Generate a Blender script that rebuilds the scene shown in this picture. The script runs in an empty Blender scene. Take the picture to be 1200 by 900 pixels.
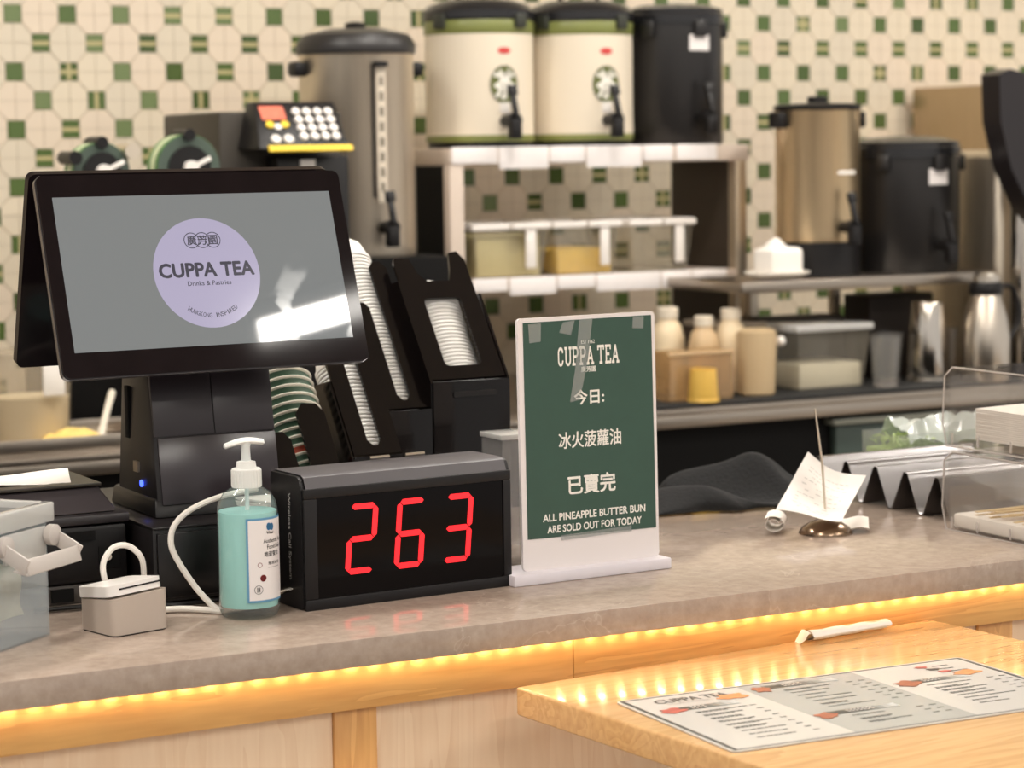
import bpy, bmesh, math, random
from mathutils import Matrix, Vector, Euler
random.seed(7)
S = bpy.context.scene
COL = S.collection
R = math.radians
PI = math.pi

# ------------------------------------------------------------------ camera
cam_d = bpy.data.cameras.new('camera'); cam = bpy.data.objects.new('camera', cam_d); COL.objects.link(cam)
FPX = 2800.0
th = math.atan(FPX/5260.0); ph = math.atan(277.0/FPX); roll = .015
Fw = Vector((math.sin(th)*math.cos(ph), math.cos(th)*math.cos(ph), -math.sin(ph)))
R0 = Vector((math.cos(th), -math.sin(th), 0)); U0 = R0.cross(Fw)
Uv = U0*math.cos(roll)+R0*math.sin(roll); Rv = R0*math.cos(roll)-U0*math.sin(roll)
mw = Matrix.Identity(4)
for i in range(3):
    mw[i][0] = Rv[i]; mw[i][1] = Uv[i]; mw[i][2] = -Fw[i]
mw.translation = (0, 0, 1.42)
cam.matrix_world = mw
cam_d.sensor_width = 36; cam_d.lens = FPX/1200*36
cam_d.dof.use_dof = True; cam_d.dof.focus_distance = 2.62; cam_d.dof.aperture_fstop = 6.6
cam_d.clip_start = .05
S.camera = cam
S.cycles.transparent_max_bounces = 24

# ------------------------------------------------------------------ world + exposure
S.view_settings.view_transform = 'Standard'; S.view_settings.look = 'None'
S.view_settings.gamma = 1.0; S.view_settings.use_curve_mapping = False
S.view_settings.exposure = 0.33
W = bpy.data.worlds.new('world'); S.world = W; W.use_nodes = True
W.node_tree.nodes['Background'].inputs[0].default_value = (1.0, .95, .90, 1)
W.node_tree.nodes['Background'].inputs[1].default_value = .55

# ------------------------------------------------------------------ materials
def lin(c):
    c = c/255.0
    return c/12.92 if c <= .04045 else ((c+.055)/1.055)**2.4
def C(r, g, b): return (lin(r), lin(g), lin(b), 1)
MATS = {}
def mat(name, col, rough=.5, metal=0, emis=None, es=0, coat=0, spec=.5, trans=0, noise=0, nscale=8, nstretch=(1, 1, 1), bump=0, alpha=1):
    if name in MATS: return MATS[name]
    m = bpy.data.materials.new(name); m.use_nodes = True; MATS[name] = m
    nt = m.node_tree; b = nt.nodes['Principled BSDF']
    b.inputs['Base Color'].default_value = col; b.inputs['Roughness'].default_value = rough
    b.inputs['Metallic'].default_value = metal; b.inputs['Coat Weight'].default_value = coat
    b.inputs['Coat Roughness'].default_value = .05
    b.inputs['Specular IOR Level'].default_value = spec; b.inputs['Transmission Weight'].default_value = trans
    b.inputs['Alpha'].default_value = alpha
    if emis is not None:
        b.inputs['Emission Color'].default_value = emis; b.inputs['Emission Strength'].default_value = es
    if noise or bump:
        tc = nt.nodes.new('ShaderNodeTexCoord'); mp = nt.nodes.new('ShaderNodeMapping')
        mp.inputs['Scale'].default_value = nstretch
        nz = nt.nodes.new('ShaderNodeTexNoise'); nz.inputs['Scale'].default_value = nscale; nz.inputs['Detail'].default_value = 4
        nt.links.new(tc.outputs['Object'], mp.inputs[0]); nt.links.new(mp.outputs[0], nz.inputs['Vector'])
        if noise:
            mx = nt.nodes.new('ShaderNodeMix'); mx.data_type = 'RGBA'
            mx.inputs[6].default_value = tuple(max(0, c*(1-noise)) for c in col[:3])+(1,)
            mx.inputs[7].default_value = tuple(min(1, c*(1+noise)) for c in col[:3])+(1,)
            nt.links.new(nz.outputs['Fac'], mx.inputs[0]); nt.links.new(mx.outputs[2], b.inputs['Base Color'])
        if bump:
            bp = nt.nodes.new('ShaderNodeBump'); bp.inputs['Strength'].default_value = bump; bp.inputs['Distance'].default_value = .002
            nt.links.new(nz.outputs['Fac'], bp.inputs['Height']); nt.links.new(bp.outputs[0], b.inputs['Normal'])
    return m
def clear(name, tint=(.95, .96, .96, 1), haze=.06, hazecol=(.8, .8, .8, 1), rough=.03, ior=1.45):
    if name in MATS: return MATS[name]
    m = bpy.data.materials.new(name); m.use_nodes = True; MATS[name] = m
    nt = m.node_tree; out = nt.nodes['Material Output']; nt.nodes.remove(nt.nodes['Principled BSDF'])
    tr = nt.nodes.new('ShaderNodeBsdfTransparent'); tr.inputs[0].default_value = tint
    gl = nt.nodes.new('ShaderNodeBsdfGlossy'); gl.inputs['Roughness'].default_value = rough
    df = nt.nodes.new('ShaderNodeBsdfDiffuse'); df.inputs[0].default_value = hazecol
    lw = nt.nodes.new('ShaderNodeLayerWeight'); pw = nt.nodes.new('ShaderNodeMath'); pw.operation = 'POWER'; pw.inputs[1].default_value = 4
    fr = nt.nodes.new('ShaderNodeMath'); fr.operation = 'MULTIPLY_ADD'; fr.inputs[1].default_value = .75; fr.inputs[2].default_value = .045
    nt.links.new(lw.outputs['Facing'], pw.inputs[0]); nt.links.new(pw.outputs[0], fr.inputs[0])
    m1 = nt.nodes.new('ShaderNodeMixShader'); m1.inputs[0].default_value = haze
    m2 = nt.nodes.new('ShaderNodeMixShader')
    nt.links.new(tr.outputs[0], m1.inputs[1]); nt.links.new(df.outputs[0], m1.inputs[2])
    nt.links.new(fr.outputs[0], m2.inputs[0]); nt.links.new(m1.outputs[0], m2.inputs[1]); nt.links.new(gl.outputs[0], m2.inputs[2])
    nt.links.new(m2.outputs[0], out.inputs[0])
    return m
def wood(name, c1, c2, rough=.4, axis=0, scale=1.0, coat=0):
    if name in MATS: return MATS[name]
    m = bpy.data.materials.new(name); m.use_nodes = True; MATS[name] = m
    nt = m.node_tree; b = nt.nodes['Principled BSDF']; b.inputs['Roughness'].default_value = rough
    b.inputs['Coat Weight'].default_value = coat; b.inputs['Coat Roughness'].default_value = .08
    tc = nt.nodes.new('ShaderNodeTexCoord'); mp = nt.nodes.new('ShaderNodeMapping')
    st = [14*scale]*3; st[axis] = 1.3*scale; mp.inputs['Scale'].default_value = st
    n1 = nt.nodes.new('ShaderNodeTexNoise'); n1.inputs['Scale'].default_value = 1.6; n1.inputs['Detail'].default_value = 3; n1.inputs['Distortion'].default_value = .6
    n2 = nt.nodes.new('ShaderNodeTexNoise'); n2.inputs['Scale'].default_value = 9; n2.inputs['Detail'].default_value = 5
    mth = nt.nodes.new('ShaderNodeMath'); mth.operation = 'MULTIPLY'; mth.inputs[1].default_value = 7.0
    fr = nt.nodes.new('ShaderNodeMath'); fr.operation = 'FRACT'
    ad = nt.nodes.new('ShaderNodeMath'); ad.operation = 'MULTIPLY_ADD'; ad.inputs[1].default_value = .45
    rp = nt.nodes.new('ShaderNodeValToRGB')
    rp.color_ramp.elements[0].position = .15; rp.color_ramp.elements[0].color = c1
    rp.color_ramp.elements[1].position = .95; rp.color_ramp.elements[1].color = c2
    nt.links.new(tc.outputs['Object'], mp.inputs[0]); nt.links.new(mp.outputs[0], n1.inputs['Vector']); nt.links.new(mp.outputs[0], n2.inputs['Vector'])
    nt.links.new(n1.outputs['Fac'], mth.inputs[0]); nt.links.new(mth.outputs[0], fr.inputs[0])
    nt.links.new(fr.outputs[0], ad.inputs[0]); nt.links.new(n2.outputs['Fac'], ad.inputs[2])
    nt.links.new(ad.outputs[0], rp.inputs[0]); nt.links.new(rp.outputs[0], b.inputs['Base Color'])
    return m
def stone(name):
    m = bpy.data.materials.new(name); m.use_nodes = True; MATS[name] = m
    nt = m.node_tree; b = nt.nodes['Principled BSDF']; b.inputs['Roughness'].default_value = .11
    b.inputs['Specular IOR Level'].default_value = .6
    tc = nt.nodes.new('ShaderNodeTexCoord')
    n1 = nt.nodes.new('ShaderNodeTexNoise'); n1.inputs['Scale'].default_value = 55; n1.inputs['Detail'].default_value = 8; n1.inputs['Roughness'].default_value = .7
    rp = nt.nodes.new('ShaderNodeValToRGB')
    rp.color_ramp.elements[0].position = .3; rp.color_ramp.elements[0].color = C(153, 135, 122)
    rp.color_ramp.elements[1].position = .72; rp.color_ramp.elements[1].color = C(178, 162, 148)
    n2 = nt.nodes.new('ShaderNodeTexNoise'); n2.inputs['Scale'].default_value = 5.0; n2.inputs['Detail'].default_value = 5; n2.inputs['Distortion'].default_value = 1.2
    sb = nt.nodes.new('ShaderNodeMath'); sb.operation = 'SUBTRACT'; sb.inputs[1].default_value = .5
    ab = nt.nodes.new('ShaderNodeMath'); ab.operation = 'ABSOLUTE'
    r2 = nt.nodes.new('ShaderNodeValToRGB')
    r2.color_ramp.elements[0].position = 0; r2.color_ramp.elements[0].color = (.55, .55, .55, 1)
    r2.color_ramp.elements[1].position = .004; r2.color_ramp.elements[1].color = (0, 0, 0, 1)
    n3 = nt.nodes.new('ShaderNodeTexNoise'); n3.inputs['Scale'].default_value = 3.0
    ml = nt.nodes.new('ShaderNodeMath'); ml.operation = 'MULTIPLY'
    mx = nt.nodes.new('ShaderNodeMix'); mx.data_type = 'RGBA'; mx.inputs[7].default_value = C(205, 190, 175)
    for n in (n1, n2, n3): nt.links.new(tc.outputs['Object'], n.inputs['Vector'])
    nt.links.new(n1.outputs['Fac'], rp.inputs[0]); nt.links.new(n2.outputs['Fac'], sb.inputs[0]); nt.links.new(sb.outputs[0], ab.inputs[0])
    nt.links.new(ab.outputs[0], r2.inputs[0]); nt.links.new(r2.outputs[0], ml.inputs[0]); nt.links.new(n3.outputs['Fac'], ml.inputs[1])
    nt.links.new(ml.outputs[0], mx.inputs[0]); nt.links.new(rp.outputs[0], mx.inputs[6]); nt.links.new(mx.outputs[2], b.inputs['Base Color'])
    return m

BLACK = mat('black_plastic', C(19, 17, 18), .42, spec=.35)
BLACKG = mat('black_gloss', C(26, 20, 22), .06, spec=.12, noise=.3, nscale=30)
BLACKM = mat('black_matte', C(13, 12, 12), .8, spec=.2)
PURPLEBLACK = mat('terminal_shell', C(42, 35, 39), .36, noise=.15, nscale=20)
ACRYL = mat('black_acrylic', C(14, 10, 10), .14, spec=.3)
STEEL = mat('brushed_steel', C(226, 214, 196), .42, 1, noise=.12, nscale=6, nstretch=(30, 30, 1))
STEELH = mat('brushed_steel_flat', C(180, 170, 158), .32, 1, noise=.15, nscale=6, nstretch=(1, 30, 30))
GOLD = mat('champagne_steel', C(226, 202, 164), .38, 1, noise=.1, nscale=6, nstretch=(30, 30, 1))
CHROME = mat('polished_steel', C(215, 208, 198), .14, 1)
WHITE = mat('white_plastic', C(236, 230, 224), .4)
PAPER = mat('white_paper', C(238, 232, 224), .8)
CREAM = mat('cream_enamel', C(226, 214, 194), .45)
STONE = stone('grey_brown_stone')

# ------------------------------------------------------------------ mesh helpers
def mT(loc=(0, 0, 0), rot=(0, 0, 0)): return Matrix.Translation(loc) @ Euler(rot, 'XYZ').to_matrix().to_4x4()
UP = Matrix.Rotation(PI/2, 4, 'X')          # lay XY drawings upright, facing -Y
class MB:
    def __init__(s): s.bm = bmesh.new(); s.mi = 0
    def box(s, c, d, bev=0, rot=(0, 0, 0), seg=2):
        r = bmesh.ops.create_cube(s.bm, size=1, matrix=mT(c, rot) @ Matrix.Diagonal((d[0], d[1], d[2], 1)))
        fs = set(f for v in r['verts'] for f in v.link_faces)
        for f in fs: f.material_index = s.mi
        if bev:
            es = list(set(e for v in r['verts'] for e in v.link_edges))
            q = bmesh.ops.bevel(s.bm, geom=es, offset=bev, segments=seg, affect='EDGES', profile=.5)
            for f in q['faces']: f.material_index = s.mi
        return s
    def b2(s, x0, x1, y0, y1, z0, z1, bev=0, seg=2):
        return s.box(((x0+x1)/2, (y0+y1)/2, (z0+z1)/2), (x1-x0, y1-y0, z1-z0), bev, seg=seg)
    def lathe(s, prof, n=32, M=None, cap=True, a0=0, a1=2*PI):
        M = M or Matrix.Identity(4); full = abs(a1-a0-2*PI) < 1e-6
        k = n if full else n+1; rings = []
        for r, z in prof:
            rings.append([s.bm.verts.new(M @ Vector((r*math.cos(a0+(a1-a0)*i/n), r*math.sin(a0+(a1-a0)*i/n), z))) for i in range(k)])
        for a, b in zip(rings, rings[1:]):
            for i in range(n):
                j = (i+1) % k
                f = s.bm.faces.new((a[i], a[j], b[j], b[i])); f.material_index = s.mi
        if cap and full:
            for ring, flip in ((rings[0], True), (rings[-1], False)):
                f = s.bm.faces.new(list(reversed(ring)) if flip else ring); f.material_index = s.mi
        return s
    def tube(s, pts, r, n=8, closed=False):
        pts = [Vector(p) for p in pts]; rings = []; m = len(pts)
        rad = r if isinstance(r, (list, tuple)) else [r]*m
        t0 = (pts[1]-pts[0]).normalized(); nrm = t0.orthogonal().normalized()
        for i, p in enumerate(pts):
            t = (pts[min(i+1, m-1)]-pts[max(i-1, 0)]).normalized()
            nrm = (nrm-t*nrm.dot(t)).normalized(); bn = t.cross(nrm)
            rings.append([s.bm.verts.new(p+(nrm*math.cos(2*PI*k/n)+bn*math.sin(2*PI*k/n))*rad[i]) for k in range(n)])
        for a, b in zip(rings, rings[1:]):
            for k in range(n):
                f = s.bm.faces.new((a[k], a[(k+1) % n], b[(k+1) % n], b[k])); f.material_index = s.mi
        f = s.bm.faces.new(list(reversed(rings[0]))); f.material_index = s.mi
        f = s.bm.faces.new(rings[-1]); f.material_index = s.mi
        return s
    def prism(s, poly, d0, d1, M=None):
        """poly in XY, extruded along local Z from d0 to d1"""
        M = M or Matrix.Identity(4)
        a = [s.bm.verts.new(M @ Vector((x, y, d0))) for x, y in poly]
        b = [s.bm.verts.new(M @ Vector((x, y, d1))) for x, y in poly]
        n = len(poly); fs = [s.bm.faces.new(list(reversed(a))), s.bm.faces.new(b)]
        for i in range(n): fs.append(s.bm.faces.new((a[i], a[(i+1) % n], b[(i+1) % n], b[i])))
        for f in fs: f.material_index = s.mi
        return s
    def grid(s, fn, nu, nv, thick=0):
        g = [[s.bm.verts.new(fn(i/nu, j/nv)) for j in range(nv+1)] for i in range(nu+1)]
        fs = []
        for i in range(nu):
            for j in range(nv):
                f = s.bm.faces.new((g[i][j], g[i+1][j], g[i+1][j+1], g[i][j+1])); f.material_index = s.mi; fs.append(f)
        if thick:
            bmesh.ops.recalc_face_normals(s.bm, faces=fs)
            bmesh.ops.solidify(s.bm, geom=fs, thickness=thick)
        return s
    def build(s, name, mats, parent=None, M=None, sharp=35, recalc=True):
        if recalc: bmesh.ops.recalc_face_normals(s.bm, faces=s.bm.faces)
        me = bpy.data.meshes.new(name); s.bm.to_mesh(me); s.bm.free()
        return obj(name, me, mats, parent, M, sharp)
def obj(name, me, mats, parent=None, M=None, sharp=35):
    for m in (mats if isinstance(mats, (list, tuple)) else [mats]):
        if len(me.materials) < 8: me.materials.append(m)
    if sharp:
        for p in me.polygons: p.use_smooth = True
        me.set_sharp_from_angle(angle=R(sharp))
    o = bpy.data.objects.new(name, me); COL.objects.link(o)
    if parent: o.parent = parent
    if M is not None: o.matrix_basis = M
    return o
def dup(o, parent=None, M=None):
    c = o.copy(); COL.objects.link(c); c.parent = parent
    if M is not None: c.matrix_basis = M
    return c
def rrect(w, h, r, n=5, cx=0, cy=0):
    P = []
    for sx, sy, a in ((1, 1, 0), (-1, 1, 90), (-1, -1, 180), (1, -1, 270)):
        for i in range(n+1):
            t = R(a+90*i/n); P.append((cx+sx*(w/2-r)+r*math.cos(t), cy+sy*(h/2-r)+r*math.sin(t)))
    return P
def circ(r, n=32, cx=0, cy=0, ry=None): return [(cx+r*math.cos(2*PI*i/n), cy+(ry or r)*math.sin(2*PI*i/n)) for i in range(n)]
def curve_mesh(cu):
    o = bpy.data.objects.new('tmp', cu); COL.objects.link(o)
    dg = bpy.context.evaluated_depsgraph_get(); me = bpy.data.meshes.new_from_object(o.evaluated_get(dg))
    bpy.data.objects.remove(o); bpy.data.curves.remove(cu); me.materials.clear()
    return me
def shape(polys, ext):
    cu = bpy.data.curves.new('shape', 'CURVE'); cu.dimensions = '2D'; cu.fill_mode = 'BOTH'; cu.extrude = ext
    for P in polys:
        sp = cu.splines.new('POLY'); sp.points.add(len(P)-1); sp.use_cyclic_u = True
        for q, (x, y) in zip(sp.points, P): q.co = (x, y, 0, 1)
    return curve_mesh(cu)
def text(body, width=None, height=None, bold=0, ext=.0001, spacing=1, curve_r=None):
    """centred lettering mesh in the XY plane scaled to width x height"""
    cu = bpy.data.curves.new('text', 'FONT'); cu.body = body; cu.size = 1; cu.space_character = spacing
    cu.fill_mode = 'FRONT'; cu.resolution_u = 3
    me = curve_mesh(cu)
    xs = [v.co.x for v in me.vertices]; ys = [v.co.y for v in me.vertices]
    w = max(xs)-min(xs); h = max(ys)-min(ys); cx = (max(xs)+min(xs))/2; cy = (max(ys)+min(ys))/2
    sx = width/w if width else None; sy = height/h if height else None
    sx = sx or sy; sy = sy or sx
    for v in me.vertices: v.co = ((v.co.x-cx)*sx, (v.co.y-cy)*sy, 0)
    if bold:
        d = bold*.8*min(sx, sy); bm = bmesh.new()
        for k, (ox, oy) in enumerate(((-1, 0), (1, 0), (0, -1), (0, 1), (-.7, -.7), (.7, .7), (-.7, .7), (.7, -.7))):
            n0 = len(bm.verts); bm.from_mesh(me); bm.verts.ensure_lookup_table()
            for v in bm.verts[n0:]: v.co += Vector((ox*d, oy*d, k*4e-6))
        bm.to_mesh(me); bm.free()
    return me
def slab(word, width, height, th=.17):
    """condensed slab-serif capitals drawn as strokes"""
    arc = lambda cx, cy, rx, ry, a0, a1: [(cx+rx*math.cos(R(a0+(a1-a0)*i/10)), cy+ry*math.sin(R(a0+(a1-a0)*i/10))) for i in range(11)]
    G = {'C': [arc(.45, .72, .28, .28, 10, 180)+arc(.45, .28, .28, .28, 180, 350)],
         'U': [[(.17, 1), (.17, .3)]+arc(.45, .28, .28, .28, 180, 360)+[(.73, 1)], [(.03, 1), (.31, 1)], [(.6, 1), (.87, 1)]],
         'P': [[(.2, 0), (.2, 1), (.5, 1)]+arc(.5, .73, .25, .27, 90, -90)+[(.2, .46)], [(.06, 0), (.4, 0)], [(.06, 1), (.2, 1)]],
         'A': [[(.12, 0), (.45, 1), (.78, 0)], [(.25, .32), (.65, .32)], [(.0, 0), (.26, 0)], [(.64, 0), (.9, 0)]],
         'T': [[(.08, .82), (.08, 1), (.82, 1), (.82, .82)], [(.45, 1), (.45, 0)], [(.3, 0), (.6, 0)]],
         'E': [[(.75, .82), (.75, 1), (.1, 1)], [(.2, 1), (.2, 0)], [(.1, 0), (.77, 0), (.77, .2)], [(.2, .5), (.58, .5)]]}
    mb = MB(); x = 0
    def seg(a, b):
        a, b = Vector((a[0], a[1])), Vector((b[0], b[1])); d = b-a
        if d.length < 1e-6: return
        d.normalize(); nn = Vector((-d.y, d.x))*th/2; a = a-d*th*.3; b = b+d*th*.3
        mb.bm.faces.new([mb.bm.verts.new((p.x+x, p.y, 0)) for p in (a-nn, b-nn, b+nn, a+nn)])
    for ch in word:
        if ch == ' ': x += .45; continue
        for pl in G[ch]:
            for a, b in zip(pl, pl[1:]): seg(a, b)
        x += .98
    x -= .08
    for k, v in enumerate(mb.bm.verts): v.co = ((v.co.x/x-.5)*width, (v.co.y-.5)*height/1.15, 2e-6*(k//4 % 5))
    me = bpy.data.meshes.new('slab'); mb.bm.to_mesh(me); mb.bm.free(); return me
def disc(rx, ry=None, n=28, k=5):
    ry = ry or rx; bm = bmesh.new(); c = bm.verts.new((0, 0, 0)); prev = None
    for j in range(1, k+1):
        ring = [bm.verts.new((rx*j/k*math.cos(2*PI*i/n), ry*j/k*math.sin(2*PI*i/n), 0)) for i in range(n)]
        for i in range(n):
            if prev is None: bm.faces.new((c, ring[i], ring[(i+1) % n]))
            else: bm.faces.new((prev[i], ring[i], ring[(i+1) % n], prev[(i+1) % n]))
        prev = ring
    me = bpy.data.meshes.new('disc'); bm.to_mesh(me); bm.free(); return me
def bend(me, r):
    """wrap an XY drawing around a vertical cylinder of radius r, facing -Y"""
    for v in me.vertices:
        a = v.co.x/r; rr = r+v.co.z; v.co = (rr*math.sin(a), -rr*math.cos(a), v.co.y)
    return me
def quadgrid(w, h, nx=12, ny=1, cy=0):
    bm = bmesh.new(); g = [[bm.verts.new(((i/nx-.5)*w, cy+(j/ny-.5)*h, 0)) for j in range(ny+1)] for i in range(nx+1)]
    for i in range(nx):
        for j in range(ny): bm.faces.new((g[i][j], g[i+1][j], g[i+1][j+1], g[i][j+1]))
    me = bpy.data.meshes.new('q'); bm.to_mesh(me); bm.free(); return me
def rot_prof(h, *rz): return [(r, z) for r, z in rz]
def thing(name, label, cat, loc=(0, 0, 0), rz=0, group=None):
    o = bpy.data.objects.new(name, None); COL.objects.link(o); o.empty_display_size = .05
    o.location = loc; o.rotation_euler = (0, 0, rz)
    return tag(o, label, cat, group)
def tag(o, label, cat, group=None):
    o['label'] = label; o['category'] = cat
    if group: o['group'] = group
    return o
def struct(o, label=None):
    o['kind'] = 'structure'
    if label: o['label'] = label
    return o

# ------------------------------------------------------------------ room shell
struct(MB().b2(-3, 6, -1.6, 5.0, -.05, 0).build('floor', mat('floor_tile', C(150, 136, 120), .4, noise=.1)), 'grey brown tiled floor')
struct(MB().b2(-3, 6, -1.3, 5.0, 2.9, 2.95).build('ceiling', mat('ceiling_paint', C(225, 218, 205), .8)), 'off white painted ceiling')
PX, PZ, X0, Z0 = .0584, .0598, 1.506, 1.652
GROUT = mat('tile_grout', C(186, 170, 146), .8)
wall = struct(MB().b2(-3, 6, 4.9, 5.0, 0, 2.9).build('wall_back', GROUT), 'wall of cream octagon tiles with small green dot tiles')
CT = [mat('cream_tile_%d' % i, c, .3) for i, c in enumerate((C(228, 215, 192), C(223, 211, 190), C(230, 214, 193)))]
GT = [mat('green_tile_%d' % i, c, .25) for i, c in enumerate((C(80, 98, 52), C(90, 110, 62), C(116, 132, 88), C(72, 90, 50)))]
OL = mat('olive_cream_inlay', C(190, 178, 130), .4)
HD = .0188
def oct_quads():
    g = .0009; k = .0005; q = []
    a, b = PX-HD-g, HD-g*.5; c, d = HD-g*.5, PZ-HD-g
    for sx, sy in ((1, 1), (-1, 1), (-1, -1), (1, -1)):
        P = [(k, k), (a, k), (a, b), (c, d), (k, d)]
        P = [(x*sx, y*sy) for x, y in P]
        q.append(P if sx*sy > 0 else P[::-1])
    return q
def tile_mesh(name, polys, t=.0035):
    mb = MB()
    for P, mi in polys:
        mb.mi = mi; mb.prism(P, 0, t*(1 if mi == 0 else .7))
    bmesh.ops.recalc_face_normals(mb.bm, faces=mb.bm.faces)
    me = bpy.data.meshes.new(name); mb.bm.to_mesh(me); mb.bm.free(); return me
def rc(x0, x1, y0, y1): return [(x0, y0), (x1, y0), (x1, y1), (x0, y1)]
h = HD-.0008; s1 = .0045
DOTS = [[(rc(-h, h, -h, h), 0)],
        [(rc(-h, -s1, -h, h), 0), (rc(s1, h, -h, h), 0), (rc(-s1, s1, -h, h), 1)],
        [(rc(-h, h, -h, -s1), 0), (rc(-h, h, s1, h), 0), (rc(-h, h, -s1, s1), 1)],
        [(rc(a, b, c, d), 0) for a, b in ((-h, -s1), (s1, h)) for c, d in ((-h, -s1), (s1, h))]+[(rc(-s1, s1, -h, h), 1), (rc(-h, -s1, -s1, s1), 1), (rc(s1, h, -s1, s1), 1)]]
omesh = []
for m in CT:
    me = tile_mesh('octagon_tile', [(P, 0) for P in oct_quads()]); me.materials.append(m); omesh.append(me)
dmesh = {}
for v in range(4):
    for i, m in enumerate(GT):
        me = tile_mesh('dot_tile', DOTS[v]); me.materials.append(m); me.materials.append(OL); dmesh[v, i] = me
cells = []
for j in range(-12, 13):
    for i in range(-16, 58):
        cells.append((X0+i*PX, Z0+j*PZ, (i+j) % 2 == 0, i, j))
def rank(c): return 0 if (1.36 < c[0] < 4.22 and 1.0 < c[1] < 1.79) else 1
cells.sort(key=lambda c: (rank(c), c[0]))
nd = no = 0; rest = {0: MB(), 1: MB()}
rnd = random.Random(3)
for x, z, dot, i, j in cells:
    M = mT((x, 4.9, z)) @ UP
    if dot:
        v = 0
        if j % 4 == 0: v = 2 if rnd.random() < .75 else 3
        elif rnd.random() < .28: v = rnd.choice((1, 1, 2, 3))
        gi = rnd.choice((0, 0, 1, 1, 2, 3)); nd += 1
        if nd <= 300:
            o = bpy.data.objects.new('dot_tile', dmesh[v, gi]); COL.objects.link(o); o.parent = wall; o.matrix_basis = M
        else:
            for P, mi in DOTS[v]: rest[1].mi = mi; rest[1].prism(P, 0, .003, M)
    else:
        no += 1
        if no <= 300:
            o = bpy.data.objects.new('octagon_tile', omesh[rnd.randrange(3)]); COL.objects.link(o); o.parent = wall; o.matrix_basis = M
        else:
            for P in oct_quads(): rest[0].prism(P, 0, .0035, M)
o = rest[0].build('octagon_tile_field', CT[0], wall); o['kind'] = 'stuff'
o = rest[1].build('dot_tile_field', [GT[1], OL], wall); o['kind'] = 'stuff'

# ------------------------------------------------------------------ ceiling lamps
LAMP = mat('lamp_diffuser', C(255, 250, 240), .4, emis=(1, .95, .88, 1), es=62)
HOUS = mat('lamp_housing', C(230, 228, 224), .5)
def linear_lamp(x, y, label):
    t = thing('ceiling_lamp', label, 'lamp', (x, y, 2.85), R(26), 'linear ceiling lamps')
    MB().b2(-.62, .62, -.07, .07, .005, .05, .004).build('housing', HOUS, t)
    MB().b2(-.6, .6, -.055, .055, 0, .0045, .001).build('diffuser', LAMP, t)
for k, (x, y) in enumerate(((2.97, .235), (.9, -.7), (-.3, 1.3), (4.4, 1.4), (.4, 3.3), (2.1, 3.2), (3.8, 3.3))):
    linear_lamp(x, y, 'white linear lamp on the ceiling above the shop')

# ------------------------------------------------------------------ service counter
tag(MB().b2(-.6, 3.3, 2.165, 2.86, .901, .93, .0015).build('countertop', STONE), 'polished grey brown stone countertop of the service counter', 'countertop')
HONEY = wood('honey_pine', C(206, 146, 82), C(234, 182, 112), .35, 0, 1.0, .3)
HONEYV = wood('honey_pine_upright', C(196, 138, 76), C(226, 172, 106), .4, 2, 1.0, .2)
MAPLE = wood('pale_maple', C(232, 198, 162), C(244, 216, 184), .45, 2, .9)
ct = thing('counter_base', 'pale maple counter front with honey pine trim under the stone top', 'counter', (0, 2.2, 0))
MB().b2(-.6, 1.238, -.005, .018, .8505, .9005, .001).build('trim_board', HONEY, ct)
MB().b2(1.2385, 3.3, -.005, .018, .8505, .9005, .001).build('trim_board', HONEY, ct)
stx = [(.126, .174), (.9607, 1.0086), (1.7932, 1.8448), (2.63, 2.68)]
for a, b in stx: MB().b2(a, b, .002, .018, 0, .8495, .001).build('stile', HONEYV, ct)
edges = [-.6]+[v for p in stx for v in p]+[3.3]
for a, b in zip(edges[::2], edges[1::2]): MB().b2(a+.0005, b-.0005, .007, .018, 0, .8495).build('panel', MAPLE, ct)
MB().b2(-.6, 3.3, .0185, .6, .0, .9).build('carcass', BLACKM, ct)
ls = thing('led_strip', 'warm white light strip glowing under the counter overhang', 'light strip', (0, 2.1895, .9005))
MB().b2(-.5, 3.2, -.005, .005, -.0015, 0).build('tape', WHITE, ls)
LED = mat('warm_led', C(255, 220, 160), .4, emis=(1, .76, .42, 1), es=50)
n = 0; x = -.45; first = None
while x < 2.35:
    if first is None: first = MB().box((0, 0, -.0023), (.005, .005, .0015)).build('led', LED, ls, mT((x, 0, 0)))
    else: dup(first, ls, mT((x, 0, 0)))
    x += .0255

# ------------------------------------------------------------------ table, menu, chopstick sleeve
TW = wood('table_maple', C(196, 150, 98), C(222, 180, 126), .22, 0, 1.1, .4)
tb = thing('dining_table', 'honey coloured wooden table standing against the counter front', 'table', (1.134, 2.132, 0), R(5.4))
MB().b2(0, .577, -.70, 0, .838, .868, .003, 3).build('tabletop', TW, tb)
MB().lathe([(.035, .02), (.035, .83)], 20, mT((.29, -.36, 0))).build('pedestal', BLACKM, tb)
MB().b2(.05, .53, -.6, -.1, 0, .02, .008).build('base', BLACKM, tb)
MB().b2(.1, .48, -.55, -.15, .829, .8375).build('mounting_plate', BLACKM, tb)

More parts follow.
